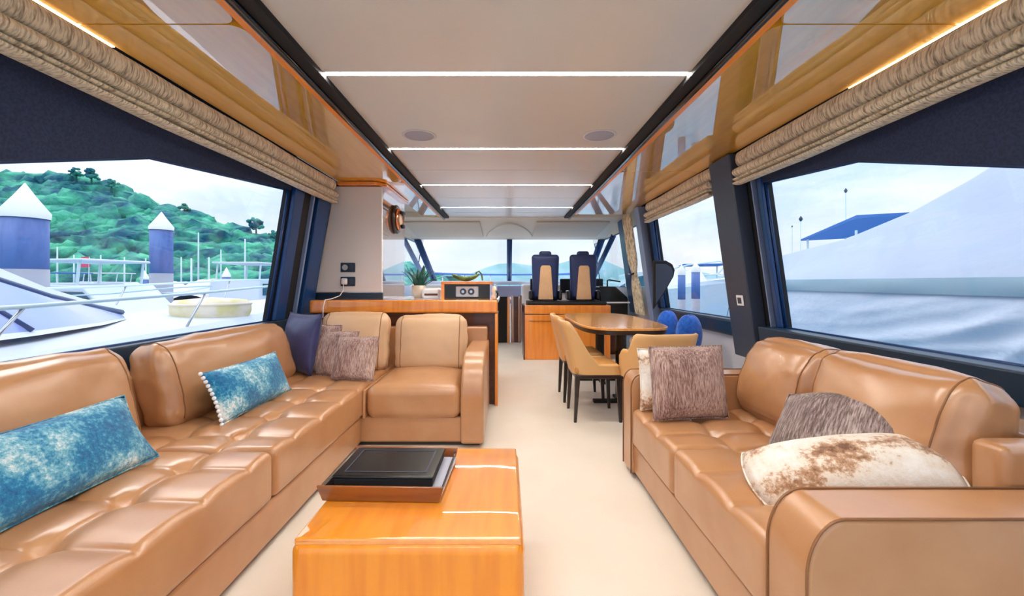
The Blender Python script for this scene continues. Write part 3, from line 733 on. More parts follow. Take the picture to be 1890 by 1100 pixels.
pillow('grey-brown streaked pillow leaning back on the right sofa near cushion', 'taupe', (1.17, 1.55, .475), axes((.45, -.84, .25), (.70, .42, .57)), .47, .45, .14, 27, g, .04)
pillow('large cream and brown fur pillow lying against the near arm', 'fur', (1.165, 1.33, .485), axes((.94, -.25, .20), (.30, .75, .36)), .64, .27, .20, 30, g, .03, rnd=.40)

# ------------------------------------------------------------ coffee table, tray, album
t = thing('coffee_table', 'glossy orange wooden block coffee table', 'table', (-.30, 1.59, 0))
box(-.355, .355, -.355, .35, 0, .412)  .build('body', 'orange_front', t, bevel=.032, seg=5)
MB().rbox(.690, .685, .024, .008, 4, (4, 4, 1), c=(0, 0, .413)).build('top', 'wood', t, smooth=True)
t = thing('tray', 'dark wooden tray with raised flared sides on the coffee table', 'tray', (-.44, 1.62, .426), (0, 0, -.03))
box(-.20, .20, -.155, .155, 0, .01).build('base', 'brown', t, bevel=.003)
for s in (-1, 1):
    MB().prism([(-.21, .0), (.21, .0), (.225, .06), (-.225, .06)], lambda p: (p[0], s * (.155 + p[1] * .25), p[1]), lambda p: (p[0], s * (.165 + p[1] * .25), p[1])).build('end_wall', 'tray_wood', t, bevel=.003)
    MB().prism([(-.155, .0), (.155, .0), (.165, .045), (-.165, .045)], lambda p: (s * (.20 + p[1] * .25), p[0], p[1]), lambda p: (s * (.208 + p[1] * .25), p[0], p[1])).build('side_wall', 'darkwood', t, bevel=.003)
t = thing('magazine', 'pale grey patterned book under the black album in the tray', 'book', (-.415, 1.62, .437), (0, 0, -.05))
box(-.185, .19, -.135, .135, 0, .018).build('pages', 'white', t, bevel=.002)
box(-.19, .195, -.14, .14, .018, .023).build('cover', 'speaker', t, bevel=.002)
t = thing('album', 'black leather album with embossed border lying in the tray', 'album', (-.445, 1.615, .461), (0, 0, -.02))
box(-.18, .18, -.125, .125, 0, .03).build('block', 'black_matte', t, bevel=.006)
box(-.185, .185, -.13, .13, .03, .042).build('cover', 'black', t, bevel=.006)
fr = MB()
for (a, b, c_, d_) in ((-.15, .15, -.099, -.095), (-.15, .15, .095, .099), (-.152, -.148, -.099, .099), (.148, .152, -.099, .099)):
    fr.box(a, b, c_, d_, .042, .0435)
fr.build('embossed_border', 'grey_frame', t)

# ------------------------------------------------------------ dining table and chairs
t = thing('dining_table', 'glossy wooden dining table with dark edge by the right window', 'table', (1.15, 4.66, 0))
def sup(a, b, n, p=3.2):
    r = []
    for k in range(n):
        an = 2 * PI * k / n; c_, s_ = math.cos(an), math.sin(an)
        r.append((a * abs(c_) ** (2 / p) * (1 if c_ >= 0 else -1), b * abs(s_) ** (2 / p) * (1 if s_ >= 0 else -1)))
    return r
ol = sup(.43, .95, 56, 4)
MB().prism(ol, lambda p: (p[0], p[1], .765), lambda p: (p[0], p[1], .788)).build('top', 'table_wood', t, bevel=.004)
MB().prism([(x * .985, y * .99) for x, y in ol], lambda p: (p[0], p[1], .725), lambda p: (p[0], p[1], .765)).build('edge_band', 'darkwood', t, bevel=.004)
for y in (-.52, .42):
    MB().tube([(0, y, .02), (0, y, .725)], .055, 16).build('column', 'black', t, smooth=False)
    box(-.28, .28, y - .035, y + .035, 0, .03).build('foot', 'black_matte', t, bevel=.006)
    box(-.03, .03, y - .22, y + .22, .0, .026).build('foot', 'black_matte', t, bevel=.006)

def chair(name, label, cat, loc, rz, group, armchair):
    """local +y is the front"""
    t = thing(name, label, cat, loc, (0, 0, rz), group)
    hw, db, df, R = .235, -.20, .20, .12
    path = [(-hw, df)]
    for k in range(5): path.append((-hw, df + (db + R - df) * (k + 1) / 5))
    for k in range(1, 8): a = PI / 2 * k / 8; path.append((-hw + R * (1 - math.cos(a)), db + R * (1 - math.sin(a))))
    for k in range(5): path.append((-hw + R + (2 * hw - 2 * R) * k / 4, db))
    for k in range(1, 8): a = PI / 2 * k / 8; path.append((hw - R * (1 - math.sin(a)), db + R * (1 - math.cos(a))))
    for k in range(6): path.append((hw, db + R + (df - db - R) * k / 5))
    zb, top = .41, (.80 if armchair else .86)
    def htop(y):
        u = (y - db) / (df - db)                 # 0 at the back, 1 at the front
        if armchair:
            s_ = 1 / (1 + math.exp(-(u - .42) * 22)); return top + (.645 - top) * s_ - (.06 * max(0, u - .85) / .15)
        k_ = min(1, max(0, u - .10) / .50); return top - (top - .49) * (k_ * k_ * (3 - 2 * k_))
    n = len(path); rows = []; L = 10; th = .032
    def off(i, dd):
        a = Vector(path[max(i - 1, 0)]); b = Vector(path[min(i + 1, n - 1)]); d_ = (b - a).normalized(); return Vector(path[i]) + Vector((-d_.y, d_.x)) * dd
    P = []
    for i in range(n):
        ht = htop(path[i][1]); row = []
        prof = [(0, zb + (ht - zb) * k / L) for k in range(L + 1)] + [(th * .5, ht + .012)] + [(th, ht - (ht - zb) * k / L) for k in range(L + 1)] + [(0, zb)]
        for dd, z in prof:
            q = off(i, dd); f = (z - zb) / (top - zb)
            fl_ = 1 + (.10 if armchair else .04) * f - .08 * (1 - f) 
            row.append((q.x * fl_, q.y - .10 * f, z))
        P.append(row)
    mb = MB().grid(P); m = len(P[0])
    mb.f.append(tuple(range(m - 1))); mb.f.append(tuple((n - 1) * m + q for q in range(m - 1)))
    mb.build('shell', 'shell', t, smooth=True)
    MB().rbox(.40, .40, .08, .03, 4, (6, 6, 2), (0, 0, .012), c=(0, .015, .45)).build('seat', 'seat_tan', t, smooth=True)
    box(-.215, .215, -.185, .205, .375, .41).build('apron', 'darkwood', t, bevel=.008)
    for sx in (-1, 1):
        for sy in (-1, 1):
            x0, y0 = sx * .195, (.185 if sy > 0 else -.165); k1, k0 = .022, .012
            x1, y1 = sx * .20, y0 + sy * .02
            vs = [(x1 + a * k0, y1 + b * k0, 0) for a, b in ((-1, -1), (1, -1), (1, 1), (-1, 1))] + [(x0 + a * k1, y0 + b * k1, .40) for a, b in ((-1, -1), (1, -1), (1, 1), (-1, 1))]
            MB().add(vs, [(3, 2, 1, 0), (4, 5, 6, 7), (0, 1, 5, 4), (1, 2, 6, 5), (2, 3, 7, 6), (3, 0, 4, 7)]).build('leg', 'darkwood', t, bevel=.003)
    return t
g = 'dining chairs'
chair('dining_chair', 'tan leather side chair nearest the camera on the aisle side of table', 'chair', (.775, 3.74, 0), -PI / 2, g, False)
chair('dining_chair', 'tan leather side chair farther along the aisle side of table', 'chair', (.765, 4.33, 0), -PI / 2, g, False)
chair('dining_armchair', 'tan leather armchair at the near end of the dining table', 'chair', (1.21, 3.38, 0), .12, g, True)

# bench and blue cushions
t = thing('bench', 'white upholstered bench along the right wall behind the dining table', 'bench', (1.86, 4.7, 0))
box(-.2, .2, -.8, .85, 0, .38).build('base', 'white_wall', t, bevel=.01)
MB().rbox(.42, 1.66, .09, .03, 4, (4, 8, 2), (0, 0, .01), c=(0, .02, .425)).build('seat_pad', 'cream', t, smooth=True)
g = 'blue cushions on the bench'
def round_cushion(label, loc, rz, wd, hh, th):
    t = thing('round_cushion', label, 'cushion', loc, (0, 0, rz), g)
    mb = MB(); rows = []
    for i in range(17):
        a = -PI / 2 + PI * i / 16; row = []
        for j in range(33):
            b = 2 * PI * j / 32; q = math.cos(a) ** .75 if math.cos(a) > 0 else 0
            row.append((wd / 2 * q * math.cos(b), th / 2 * q * math.sin(b) , hh / 2 + hh / 2 * math.sin(a) * (1 + .03 * math.cos(b * 2))))
        rows.append(row)
    mb.grid(rows).build('cover', 'blue_velvet', t, smooth=True)
    pts = [(wd / 2 * 1.0 * math.cos(a) , 0, hh / 2 + hh / 2 * math.sin(a)) for a in [2 * PI * k / 40 for k in range(41)]]
    MB().tube(pts, .005, 6, cap=False).build('piping', 'blue_velvet', t, smooth=True)
round_cushion('bright blue round cushion nearer the camera on the window bench', (1.87, 4.22, .47), .35, .30, .40, .19)
round_cushion('bright blue round cushion farther from the camera on the window bench', (1.90, 4.86, .47), .35, .28, .40, .18)

# dark rounded panel in front of the far end of the window by the table
t = thing('wing_panel', 'black rounded wing-shaped screen panel against the far window pillar', 'panel', (1.86, 5.15, .86))
P = [(-.02, .0), (.10, .18), (.235, .42), (.25, .50), (.22, .575), (.14, .62), (-.02, .625)]
MB().prism(P, lambda p: (p[0] - .0, 0, p[1]), lambda p: (p[0], .05, p[1])).build('frame', 'black_matte', t, bevel=.02, seg=3)
MB().prism([(.105 + (x - .105) * .82, .36 + (z - .36) * .82) for x, z in P], lambda p: (p[0], -.006, p[1]), lambda p: (p[0], .01, p[1])).build('screen', 'grey_frame', t, bevel=.01)
t = thing('switch_plate', 'small white switch plate on the grey right-hand post', 'switch', (2.15 - .14 * .2 - .122, 3.52, 1.05), (0, math.atan(-.14), 0))
box(-.008, 0, -.05, .05, -.045, .045).build('plate', 'white', t, bevel=.006)
box(-.012, -.007, -.026, .026, -.026, .026).build('button', 'grey_frame', t, bevel=.004)

# ------------------------------------------------------------ helm
t = thing('helm_cabinet', 'orange wooden cabinet carrying the two helm seats', 'cabinet', (.95, 6.75, 0))
box(-.68, .67, -.33, .30, 0, .70).build('body', 'woodv', t, bevel=.008)
box(-.685, .675, -.335, .31, .712, .85).build('top_drawer_band', 'woodv', t, bevel=.012)
box(-.685, -.665, -.337, .31, 0, .85).build('end_panel', 'brown', t)
box(-.62, .62, -.30, .28, .85, .90).build('seat_platform', 'black_matte', t, bevel=.01)
box(-.60, .60, -.338, -.32, .60, .606).build('joint', 'brown', t)
for i, x in enumerate((.63, 1.245)):
    t = thing('helm_chair', ['navy helm seat with tan back panel, left one by the aisle', 'navy helm seat with tan back panel, right one by the window'][i], 'helm chair', (x, 6.72, .90), group='helm seats')
    def fnb(q, n, u):
        q.x *= 1 - .10 * (1 - u[2]) * .5; return q
    MB().rbox(.45, .13, .72, .06, 4, (8, 3, 10), (0, .02, 0), fnb, c=(0, 0, .40)).build('backrest', 'helm_navy', t, rot=(.04, 0, 0), smooth=True)
    MB().prism([(-.12, .03), (.12, .03), (.085, .55), (.06, .58), (-.06, .58), (-.085, .55)], lambda p: (p[0], -.115 + .0, p[1]), lambda p: (p[0], -.05, p[1])).build('back_panel', 'helm_tan', t, bevel=.012)
    MB().rbox(.46, .40, .12, .04, 4, (4, 4, 2), c=(0, .25, .07)).build('seat', 'helm_navy', t, smooth=True)
    MB().rbox(.20, .09, .09, .04, 4, (4, 2, 2), c=(0, .0, .77)).build('headrest', 'helm_navy', t, smooth=True)
    for s in (-1, 1):
        MB().rbox(.06, .26, .16, .028, 4, (2, 4, 3), c=(s * .235, .02, .10)).build('armrest', 'black', t, smooth=True)
t = thing('helm_console', 'black helm side console beside the right helm seat', 'console', (1.80, 7.0, 0))
MB().prism([(-.22, .60), (.22, .60), (.22, .95), (.02, 1.14), (-.26, 1.14)], lambda p: (p[0], -.15, p[1]), lambda p: (p[0], .5, p[1])).build('body', 'black', t, bevel=.02)
box(-.20, .20, -.1, .45, 0, .60).build('stand', 'brown', t)
box(-.26, .24, -.2, .5, .86, .885).build('shelf', 'white', t, bevel=.006)
MB().tube([(-.1, -.05, 1.14), (-.1, -.05, 1.24), (-.07, -.05, 1.25), (.12, -.05, 1.22)], .012, 8).build('grab_bar', 'black', t, smooth=True)

# ------------------------------------------------------------ outdoors
WZ = -1.0
o = MB().box(-400, 400, -150, 600, WZ - .5, WZ).build('harbour_water', 'water', kind='structure'); tag(o, 'pale harbour water around the boats')

def pixels_to(px, py, y): return ((px - VPX) * y / FPX, y, EYE - (py - VPY) * y / FPX)
# wooded hill: ridge profile in world metres
ridge = [(-240, 27), (-160, 27), (-115, 25), (-98, 23.5), (-84, 22.4), (-77, 20), (-69, 16.5), (-62, 15), (-56, 12.2), (-50, 10.4), (-44, 8.6), (-34, 6.0), (-20, 3.5), (-6, .5)]
rx = [p[0] for p in ridge]; rz_ = [p[1] for p in ridge]
def hill_z(x, f): return -1.4 + (np.interp(x, rx, rz_) - 2.2 + 1.4) * f ** .85
rows = []
for i in range(13):
    f = i / 12; rows.append([(x, 52 + 30 * f + (x + 60) * -.10, hill_z(x, f)) for x in np.linspace(-240, -6, 60)])
rows.append([(x, 130, -3) for x in np.linspace(-240, -6, 60)])
o = MB().grid(rows).build('hillside', 'ground', smooth=True, kind='structure'); tag(o, 'steep hillside ground under the trees')
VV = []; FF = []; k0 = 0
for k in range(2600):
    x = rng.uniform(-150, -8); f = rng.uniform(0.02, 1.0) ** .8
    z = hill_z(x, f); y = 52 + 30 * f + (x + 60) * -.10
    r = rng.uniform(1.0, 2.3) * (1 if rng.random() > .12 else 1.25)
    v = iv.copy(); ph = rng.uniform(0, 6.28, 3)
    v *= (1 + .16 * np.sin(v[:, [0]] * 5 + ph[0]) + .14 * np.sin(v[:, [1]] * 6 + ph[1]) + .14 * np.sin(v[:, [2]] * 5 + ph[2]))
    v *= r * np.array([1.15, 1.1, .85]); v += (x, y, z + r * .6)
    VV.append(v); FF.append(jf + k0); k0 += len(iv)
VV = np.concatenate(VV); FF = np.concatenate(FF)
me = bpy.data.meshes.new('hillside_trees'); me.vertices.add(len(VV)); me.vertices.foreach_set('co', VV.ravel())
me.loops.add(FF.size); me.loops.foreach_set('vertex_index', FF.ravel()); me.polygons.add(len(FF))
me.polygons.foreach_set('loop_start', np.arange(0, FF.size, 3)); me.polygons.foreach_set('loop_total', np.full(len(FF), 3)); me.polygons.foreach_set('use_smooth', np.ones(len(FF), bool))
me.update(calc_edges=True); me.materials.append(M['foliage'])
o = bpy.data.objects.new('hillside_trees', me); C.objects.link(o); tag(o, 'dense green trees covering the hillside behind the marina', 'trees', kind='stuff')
# emergent trees on the ridge line
for i, (px, py, s) in enumerate(((140, 316, .8), (168, 318, 1.0), (205, 336, .8), (340, 380, .7), (472, 410, 1.15), (505, 430, .8))):
    x, y, z = pixels_to(px, py, 80)
    lab = ['small tree on the hill crest left of the palm-like one', 'tallest palm-like tree on the hill crest', 'small tree on the crest right of the palm-like one', 'little tree on the slope above the second pile', 'broad tree clump low on the ridge near the window jamb', 'small tree lowest on the ridge by the window jamb'][i]
    t = thing('ridge_tree', lab, 'tree', (x, y, z - 5 * s), group='ridge trees')
    MB().tube([(0, 0, -1), (.1, 0, 2.5 * s), (0, .1, 4.6 * s)], [.25, .18, .1], 6).build('trunk', 'ground', t)
    mb = MB()
    for k in range(34):
        a = k * 2.4; L = random.uniform(.3, 1.5) * s; el = random.uniform(-.3, 1.4)
        p1 = (math.cos(a) * L * math.cos(el), math.sin(a) * L * math.cos(el), 4.2 * s + L * math.sin(el))
        v = iv * np.array([.42, .42, .34]) * s * random.uniform(.6, 1.0) + np.array(p1); mb.add([tuple(q) for q in v], [tuple(q) for q in jf])
    mb.build('crown', 'foliage', t, smooth=True)

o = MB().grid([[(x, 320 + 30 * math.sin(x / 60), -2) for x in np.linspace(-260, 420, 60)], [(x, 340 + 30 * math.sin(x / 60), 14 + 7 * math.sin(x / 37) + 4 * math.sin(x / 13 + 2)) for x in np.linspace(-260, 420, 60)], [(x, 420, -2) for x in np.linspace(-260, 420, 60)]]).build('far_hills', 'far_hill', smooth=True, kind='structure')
tag(o, 'haze-tinted distant hills across the bay beyond the windscreen')

def piling(label, px, y, r, ztop, cone, split, group='mooring piles'):
    x = (px - VPX) * y / FPX
    t = thing('mooring_pile', label, 'pile', (x, y, WZ), group=group)
    MB().tube([(0, 0, 0), (0, 0, split - WZ)], r, 24).build('lower_shaft', 'pile_grey', t, smooth=True)
    MB().tube([(0, 0, split - WZ), (0, 0, ztop - cone - WZ)], r * .985, 24).build('sleeve', 'pile', t, smooth=True)
    MB().lathe([(r * 1.05, ztop - cone - WZ - .12), (r * 1.08, ztop - cone - WZ + .02), (r * .45, ztop - WZ - cone * .42), (.01, ztop - WZ)], 24).build('cap', 'pile_cap', t, smooth=True)
piling('thick mooring pile with white conical cap nearest the left window edge', 46, 9.7, .40, 3.55, .72, 1.52)
piling('mooring pile with white conical cap at the middle of left window', 298, 17.4, .40, 4.2, .66, 1.6)
piling('slim dark mooring pile just right of the middle pile', 418, 34, .30, 2.5, .7, .6)
piling('slim mooring pile left of the middle pile', 267, 36, .32, 2.3, .7, .6)

piling('bluish mooring pile outside the dining window, left one', 1258, 12.4, .11, 1.75, .2, .7)
piling('bluish mooring pile outside the dining window, right one', 1284, 12.9, .13, 1.85, .2, .7)

def hull_mb(L, B, zd, bow=.38):
    """hull along +y (bow), deck height zd at the stern, sheer rising to the bow; local z = 0 at the water"""
    rows = []
    for i in range(15):
        u = i / 14; hb = B / 2 * (1 - max(0, (u - .42) / .58) ** 2.4) + .01; sh = zd * (1 + bow * u ** 2)
        rake = .10 * L * u ** 4
        rows.append([(-hb * s * k, -L / 2 + L * u + rake * q, sh * q - .2) for (s, k, q) in ((1, .0, 0), (1, .80, .12), (1, .93, .55), (1, 1, 1.0), (1, .92, 1.06), (1, 0, 1.10), (-1, .92, 1.06), (-1, 1, 1), (-1, .93, .55), (-1, .80, .12), (-1, 0, 0))])
    mb = MB().grid(rows); m = 11; mb.f.append(tuple(range(m)))
    return mb
def motor_boat(label, loc, rz, L, B, zd, kind=0, glass='boat_window', flag=False, group='moored motor boats'):
    t = thing('motor_boat', label, 'boat', (loc[0], loc[1], WZ), (0, 0, rz), group)
    hull_mb(L, B, zd).build('hull', 'hull', t, smooth=False)
    cb = zd * 1.02 - .2
    P = [(-.28 * L, cb), (.22 * L, cb), (.05 * L, cb + 1.15), (-.26 * L, cb + 1.2)]
    cab = MB().prism(P, lambda p: (-B * .38, p[0], p[1]), lambda p: (B * .38, p[0], p[1])).build('cabin', 'hull', t, bevel=.06, seg=3)
    Q = [(-.24 * L, cb + .45), (.14 * L, cb + .45), (.055 * L, cb + .95), (-.24 * L, cb + .98)]
    for s in (-1, 1):
        MB().prism(Q, lambda p: (s * B * .375, p[0], p[1]), lambda p: (s * B * .395, p[0], p[1])).build('side_window', glass, cab)
    if kind:
        box(-B * .36, B * .36, -.26 * L, .04 * L, cb + 1.9, cb + 1.98).build('hardtop', 'boat_blue' if kind == 2 else 'hull', t, bevel=.03)
        for s in (-1, 1):
            for y in (-.24, .0): MB().tube([(s * B * .33, y * L, cb + 1.15), (s * B * .33, y * L + .1, cb + 1.92)], .04, 6).build('hardtop_post', 'mast', t)
    MB().tube([(s_ * hb, y_, zz) for s_, hb, y_, zz in [(-1, B * .46, -.1 * L, zd * 1.1 + .5), (-1, B * .40, .2 * L, zd * 1.2 + .5), (-1, B * .2, .4 * L, zd * 1.35 + .5), (1, 0, .5 * L, zd * 1.4 + .5), (1, B * .2, .4 * L, zd * 1.35 + .5), (1, B * .40, .2 * L, zd * 1.2 + .5), (1, B * .46, -.1 * L, zd * 1.1 + .5)]], .025, 6).build('bow_rail', 'mast', t)
    if flag:
        MB().tube([(0, -.45 * L, zd), (0, -.47 * L, zd + 3.0)], .03, 6).build('flag_pole', 'mast', t)
        box(-.02, .02, -.47 * L, -.47 * L + 1.1, zd + 2.2, zd + 3.0).build('flag', 'flag', t)
    return t
def at_px(px, y): return ((px - VPX) * y / FPX, y)
motor_boat('white motor boat with teal cabin windows just past the near white boat', at_px(205, 13.6), -PI / 2 - .2, 8, 2.8, 1.15, 1)
motor_boat('white motor boat with blue hardtop beside the thick pile', at_px(110, 33), 1.2, 9, 3, 1.2, 2, flag=True)
motor_boat('white motor boat with plain hardtop in the left window middle', at_px(228, 38), -1.3, 10, 3.2, 1.3, 1)
motor_boat('white motor boat seen by the left window jamb', at_px(490, 21), 0, 9, 3, 1.35, 1)
motor_boat('white motor boat far off beyond the right helm seat', (14, 46), 1.2, 10, 3.2, 1.4, 1)
motor_boat('white motor boat far off beyond the potted plant', (-9, 60), 1.4, 11, 3.2, 1.4, 1)
motor_boat('white motor boat with long foredeck outside the dining window', (7.4, 18.8), PI, 9, 3.4, 1.75, 0)
motor_boat('blue-topped motor boat behind the long white foredeck', (11.5, 24), PI - .3, 9, 3.2, 1.5, 2)
def wrapped(label, px, y, L, B, H, m='boat_shrink', rz=0):
    x, yy = at_px(px, y)
    t = thing('covered_boat', label, 'boat', (x, yy, WZ), (0, 0, rz), 'wrapped boats at the left')
    hull_mb(L, B, .9).build('hull', 'hull', t)
    rows = []
    for i in range(13):
        u = i / 12; hb = B / 2 * (1 - max(0, (u - .45) / .55) ** 2.4) + .02; h = H * (math.sin(PI * (.12 + .80 * u)) ** .6)
        rows.append([(-hb + 2 * hb * j / 12, -L / 2 + L * u, .72 + .25 * u ** 2 + h * math.sin(PI * j / 12) ** .6 * (1 + .03 * math.sin(u * 30))) for j in range(13)])
    MB().grid(rows).build('cover', m, t, smooth=True)
wrapped('domed white wrapped boat behind the middle mooring pile', 318, 24, 6, 2.4, 1.5, rz=.9)
wrapped('long lavender-white wrapped boat right of the middle pile', 395, 30, 8, 2.6, 1.7, rz=1.2)
wrapped('low white wrapped boat left of the middle mooring pile', 256, 30, 5, 2.2, 1.1, rz=1.0)
# sailing boats: a mast over a low hull
random.seed(11)
spots = [(60, 47, 492), (97, 47.5, 455), (128, 47, 470), (178, 47, 470), (222, 46, 474), (262, 47, 476), (328, 46, 474), (345, 36, 476), (360, 46, 428), (378, 36, 474), (402, 46, 460), (446, 38, 440), (500, 48, 464)]
sail0 = None
nth = ['leftmost', 'second', 'third', 'fourth', 'fifth', 'sixth', 'seventh', 'eighth', 'ninth', 'tenth', 'eleventh', 'twelfth', 'rightmost']
for i, (px, y, py) in enumerate(spots):
    x, yy, zt = pixels_to(px, py, y)
    lab = '%s of the pale sailing masts seen through the left window' % nth[i]
    if sail0 is None:
        t = thing('sailing_boat', lab, 'boat', (x, yy, WZ), (0, 0, 0), 'sailing boats in the marina'); sail0 = t
        hull_mb(8, 1.5, .9).build('hull', 'hull', t)
        MB().tube([(0, .5, .6), (0, .5, 6.0)], [.10, .06], 8).build('mast', 'mast', t, smooth=True)
        MB().tube([(0, .5, 1.9), (0, -2.6, 1.8)], .12, 8).build('boom', 'boat_blue', t, smooth=True)
    else:
        t = copy_tree(sail0); t['label'] = lab; t.location = (x, yy, WZ); t.rotation_euler = (0, 0, 0)
    t.scale = (1, 1, 1)
    for ch in t.children:
        if ch.name.startswith('mast'): ch.scale = (1, 1, max(.6, (zt - WZ) / 6.0))

# near white boat outside the left window
t = thing('sports_boat', 'white sports boat moored close outside the left window', 'boat', (-5.35, 3.6, WZ), (0, 0, 0))
hull_mb(13.0, 3.7, 1.72, .10).build('hull', 'hull', t, smooth=False)
sec = [(2.1, .80, .05, .02), (1.6, .92, .55, .10), (.9, 1.12, .95, .25), (0, 1.45, 1.25, .5), (-1.2, 1.85, 1.45, .8), (-2.6, 2.2, 1.5, 1.0), (-4.5, 2.35, 1.5, 1.0)]
DZ = -WZ
rowL = [[(-w_, y, .74 + DZ), (-w_ * .96 , y, .75 + DZ + (zt - .75) * .04), (-w_ + (w_ - wt) * .85, y, .76 + DZ + (zt - .76) * .80)] for y, zt, w_, wt in sec]
rowR = [[(-a, b, c_) for a, b, c_ in r] for r in rowL]
top = [[r[2], (r[2][0] * .9, r[2][1], zt + DZ + .03), (0, y, zt + DZ + .08), (-r[2][0] * .9, r[2][1], zt + DZ + .03), (-r[2][0], r[2][1], r[2][2])] for r, (y, zt, w_, wt) in zip(rowL, sec)]
MB().grid(top).build('cabin_roof', 'hull', t, smooth=True)
for r in (rowL, rowR):
    o = MB().grid([[a, b] for a, b, c_ in r]).build('cabin_base', 'hull', t, smooth=True)
    gl = MB().grid([[b, c_] for a, b, c_ in r]).build('side_glass', 'boat_glass', t, smooth=True)
    MB().tube([q[2] for q in r], .035, 6).build('glass_trim', 'navy_frame', gl, smooth=True)
    k = [tuple(np.array(r[3][1]) * (1 - a) + (np.array(r[3][2]) * .6 + np.array(r[4][2]) * .4) * a) for a in [i / 6 for i in range(7)]]
    MB().tube(k, .03, 6).build('window_pillar', 'navy_frame', gl, smooth=True)
for s in (1, -1):
    pts = [(s * 1.75, -2.0, 2.0), (s * 1.72, -.5, 2.02), (s * 1.62, 1.5, 2.08), (s * 1.3, 3.6, 2.15), (s * .7, 5.4, 2.25), (0, 6.9, 2.3)]
    rl = MB().tube(pts, .018, 8).build('rail', 'mast', t, smooth=True)
    for (x, y, z) in pts[1:5]:
        MB().tube([(x, y, z), (x - s * .02, y - .35, 1.58)], .014, 6).build('stanchion', 'chrome', rl, smooth=True)
t = thing('sun_pad', 'pale yellow oval padded sunbed on the white boat foredeck', 'sunbed', (-4.33, 6.05, .42), (0, 0, .4))
MB().lathe([(0, 0), (.30, 0), (.42, .14), (.50, .36), (.50, .46), (.44, .53), (0, .57)], 40, 1.0, .8).build('pad', 'straw', t, smooth=True)
MB().lathe([(.49, .45), (.515, .465), (.50, .49), (.47, .485)], 40, 1.0, .8).build('rim', 'pot', t, smooth=True)

# large covered boat outside the right window
t = thing('tarpaulin_boat', 'big boat under a white tarpaulin with grey band outside right window', 'boat', (6.6, 5.5, WZ))
ys = np.linspace(-1.5, 11.5, 170)
rzY = [-2, 3.0, 4.4, 5.6, 6.3, 7.2, 8.6, 10.5, 11.6]; rzZ = [3.9, 3.8, 3.55, 3.1, 2.78, 2.45, 2.12, 1.92, 1.75]
def side_x(y): return 5.2 + .05 * (y - 5) + (max(0, y - 9) * .35)
def fold(y, z):
    q = y * .75 + z * 2.1; nz = mnoise.noise((y * .45, z * .5, 0))
    a = 1 - abs(math.sin(q * 3.1 + 2.6 * nz)) ** .6              # sharp ridges where the cloth is drawn tight
    b = 1 - abs(math.sin((y * .5 + z * 2.6) * 5.3 + 3.0 * mnoise.noise((y * .6 + 5, z * .6, 1)))) ** .7
    g = min(1, max(.12, (7.2 - y) / 3.0)) 
    c = mnoise.noise((y * 1.3, z * 1.1, 4.0))
    return -(.11 * a + .05 * b) * g - .07 * c
rows = []
for y in ys:
    row = []
    for k in range(61):
        z = -1.0 + 2.08 * k / 60; bulge = .35 * math.sin(PI * k / 60) * .3
        row.append((side_x(y) - bulge + fold(y, z) * (1 - (k / 60) ** 6) + .25 * (1 - k / 60) - 6.6, y - 5.5, z - WZ))
    rows.append(row)
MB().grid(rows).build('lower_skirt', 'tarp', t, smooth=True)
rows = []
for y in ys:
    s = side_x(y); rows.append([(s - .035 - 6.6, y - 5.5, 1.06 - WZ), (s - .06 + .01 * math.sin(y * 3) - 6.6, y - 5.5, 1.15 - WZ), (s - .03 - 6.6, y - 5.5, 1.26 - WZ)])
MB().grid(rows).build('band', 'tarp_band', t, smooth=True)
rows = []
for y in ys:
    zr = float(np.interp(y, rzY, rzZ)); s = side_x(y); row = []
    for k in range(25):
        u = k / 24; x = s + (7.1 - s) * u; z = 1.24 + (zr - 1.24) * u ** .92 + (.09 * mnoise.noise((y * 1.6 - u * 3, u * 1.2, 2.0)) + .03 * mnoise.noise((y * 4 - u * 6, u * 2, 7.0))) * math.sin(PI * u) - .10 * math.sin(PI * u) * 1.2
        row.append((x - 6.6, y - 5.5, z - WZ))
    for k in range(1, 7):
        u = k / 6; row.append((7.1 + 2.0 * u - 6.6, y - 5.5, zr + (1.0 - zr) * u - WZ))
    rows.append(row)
MB().grid(rows).build('upper_cover', 'tarp_top', t, smooth=True)
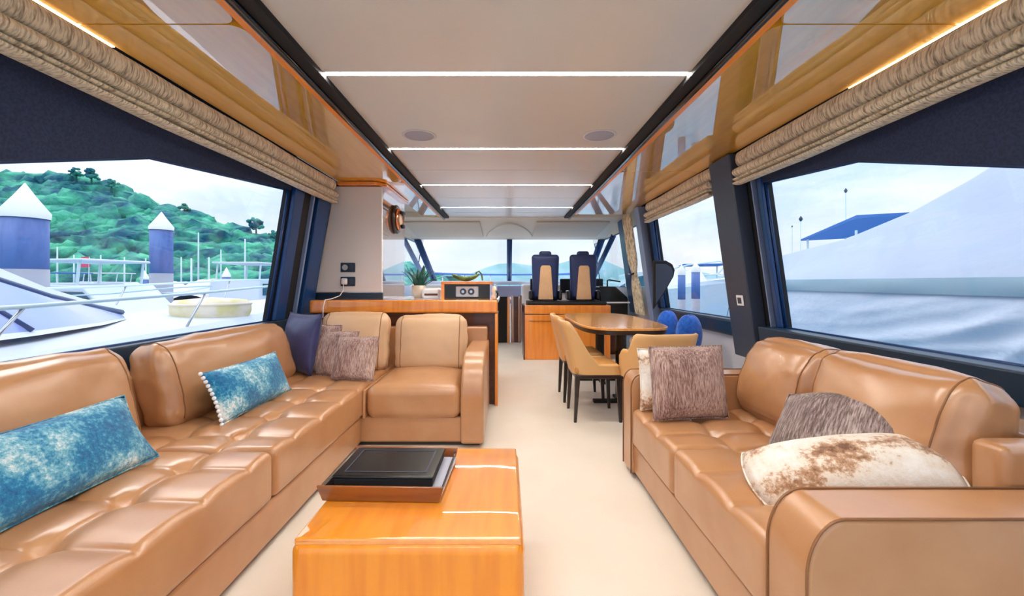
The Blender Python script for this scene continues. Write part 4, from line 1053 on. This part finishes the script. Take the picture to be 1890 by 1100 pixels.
t = thing('blue_awning_boat', 'boat with blue awning peeking behind the white tarpaulin', 'boat', (13.2, 15.6, WZ), (0, 0, .0))
hull_mb(9, 3.2, 1.6).build('hull', 'hull', t)
MB().prism([(-.9, 4.62), (1.9, 4.05), (1.9, 3.98), (-.9, 4.5)], lambda p: (-.7, p[0], p[1]), lambda p: (1.2, p[0], p[1] + .1)).build('awning', 'boat_blue', t)
for y in (-.7, 1.7):
    for s in (-1, 1): MB().tube([(.25 + s * .8, y, 1.6), (.25 + s * .8, y, 4.1)], .04, 6).build('awning_post', 'mast', t)
for i, (px, py, y, r) in enumerate(((1561, 352, 26, .10), (1478, 404, 30, .13), (1462, 418, 34, .06))):
    x, yy, zt = pixels_to(px, py, y)
    t = thing('radar_mast', ['tall thin mast with dark head high over the tarpaulin', 'thin mast with round dark head left of the blue awning', 'shortest bare mast beside the window jamb'][i], 'mast', (x, yy, WZ), group='masts at the right')
    MB().tube([(0, 0, 0), (0, 0, zt - WZ)], .022, 6).build('pole', 'mast', t)
    MB().lathe([(0, -r * 1.6), (r * .6, -r), (r, 0), (r * .5, r), (0, r * 1.8)], 10).build('masthead', 'grey_frame', t, at=(0, 0, zt - WZ), smooth=True)
# own foredeck and bow rail
o = MB().prism([(-1.9, 9.5), (1.95, 9.5), (1.4, 13), (.1, 15.5), (-1.3, 13)], lambda p: (p[0], p[1], .72), lambda p: (p[0], p[1], .82)).build('foredeck', 'hull', kind='structure'); tag(o, 'white foredeck of the yacht beyond the windscreen')
MB().tube([(-1.8, 9.7, 1.42), (-1.3, 12.8, 1.46), (.1, 15.2, 1.5), (1.4, 12.8, 1.46), (1.9, 9.7, 1.42)], .03, 8).build('bow_rail', 'boat_blue', o, smooth=True)
for x, y in ((-1.65, 10.6), (-1.3, 12.8), (-.55, 14.1), (.1, 15.2), (.85, 14.0), (1.4, 12.8), (1.7, 10.6)):
    MB().tube([(x, y, .82), (x, y, 1.46)], .018, 6).build('rail_post', 'chrome', o, smooth=True)
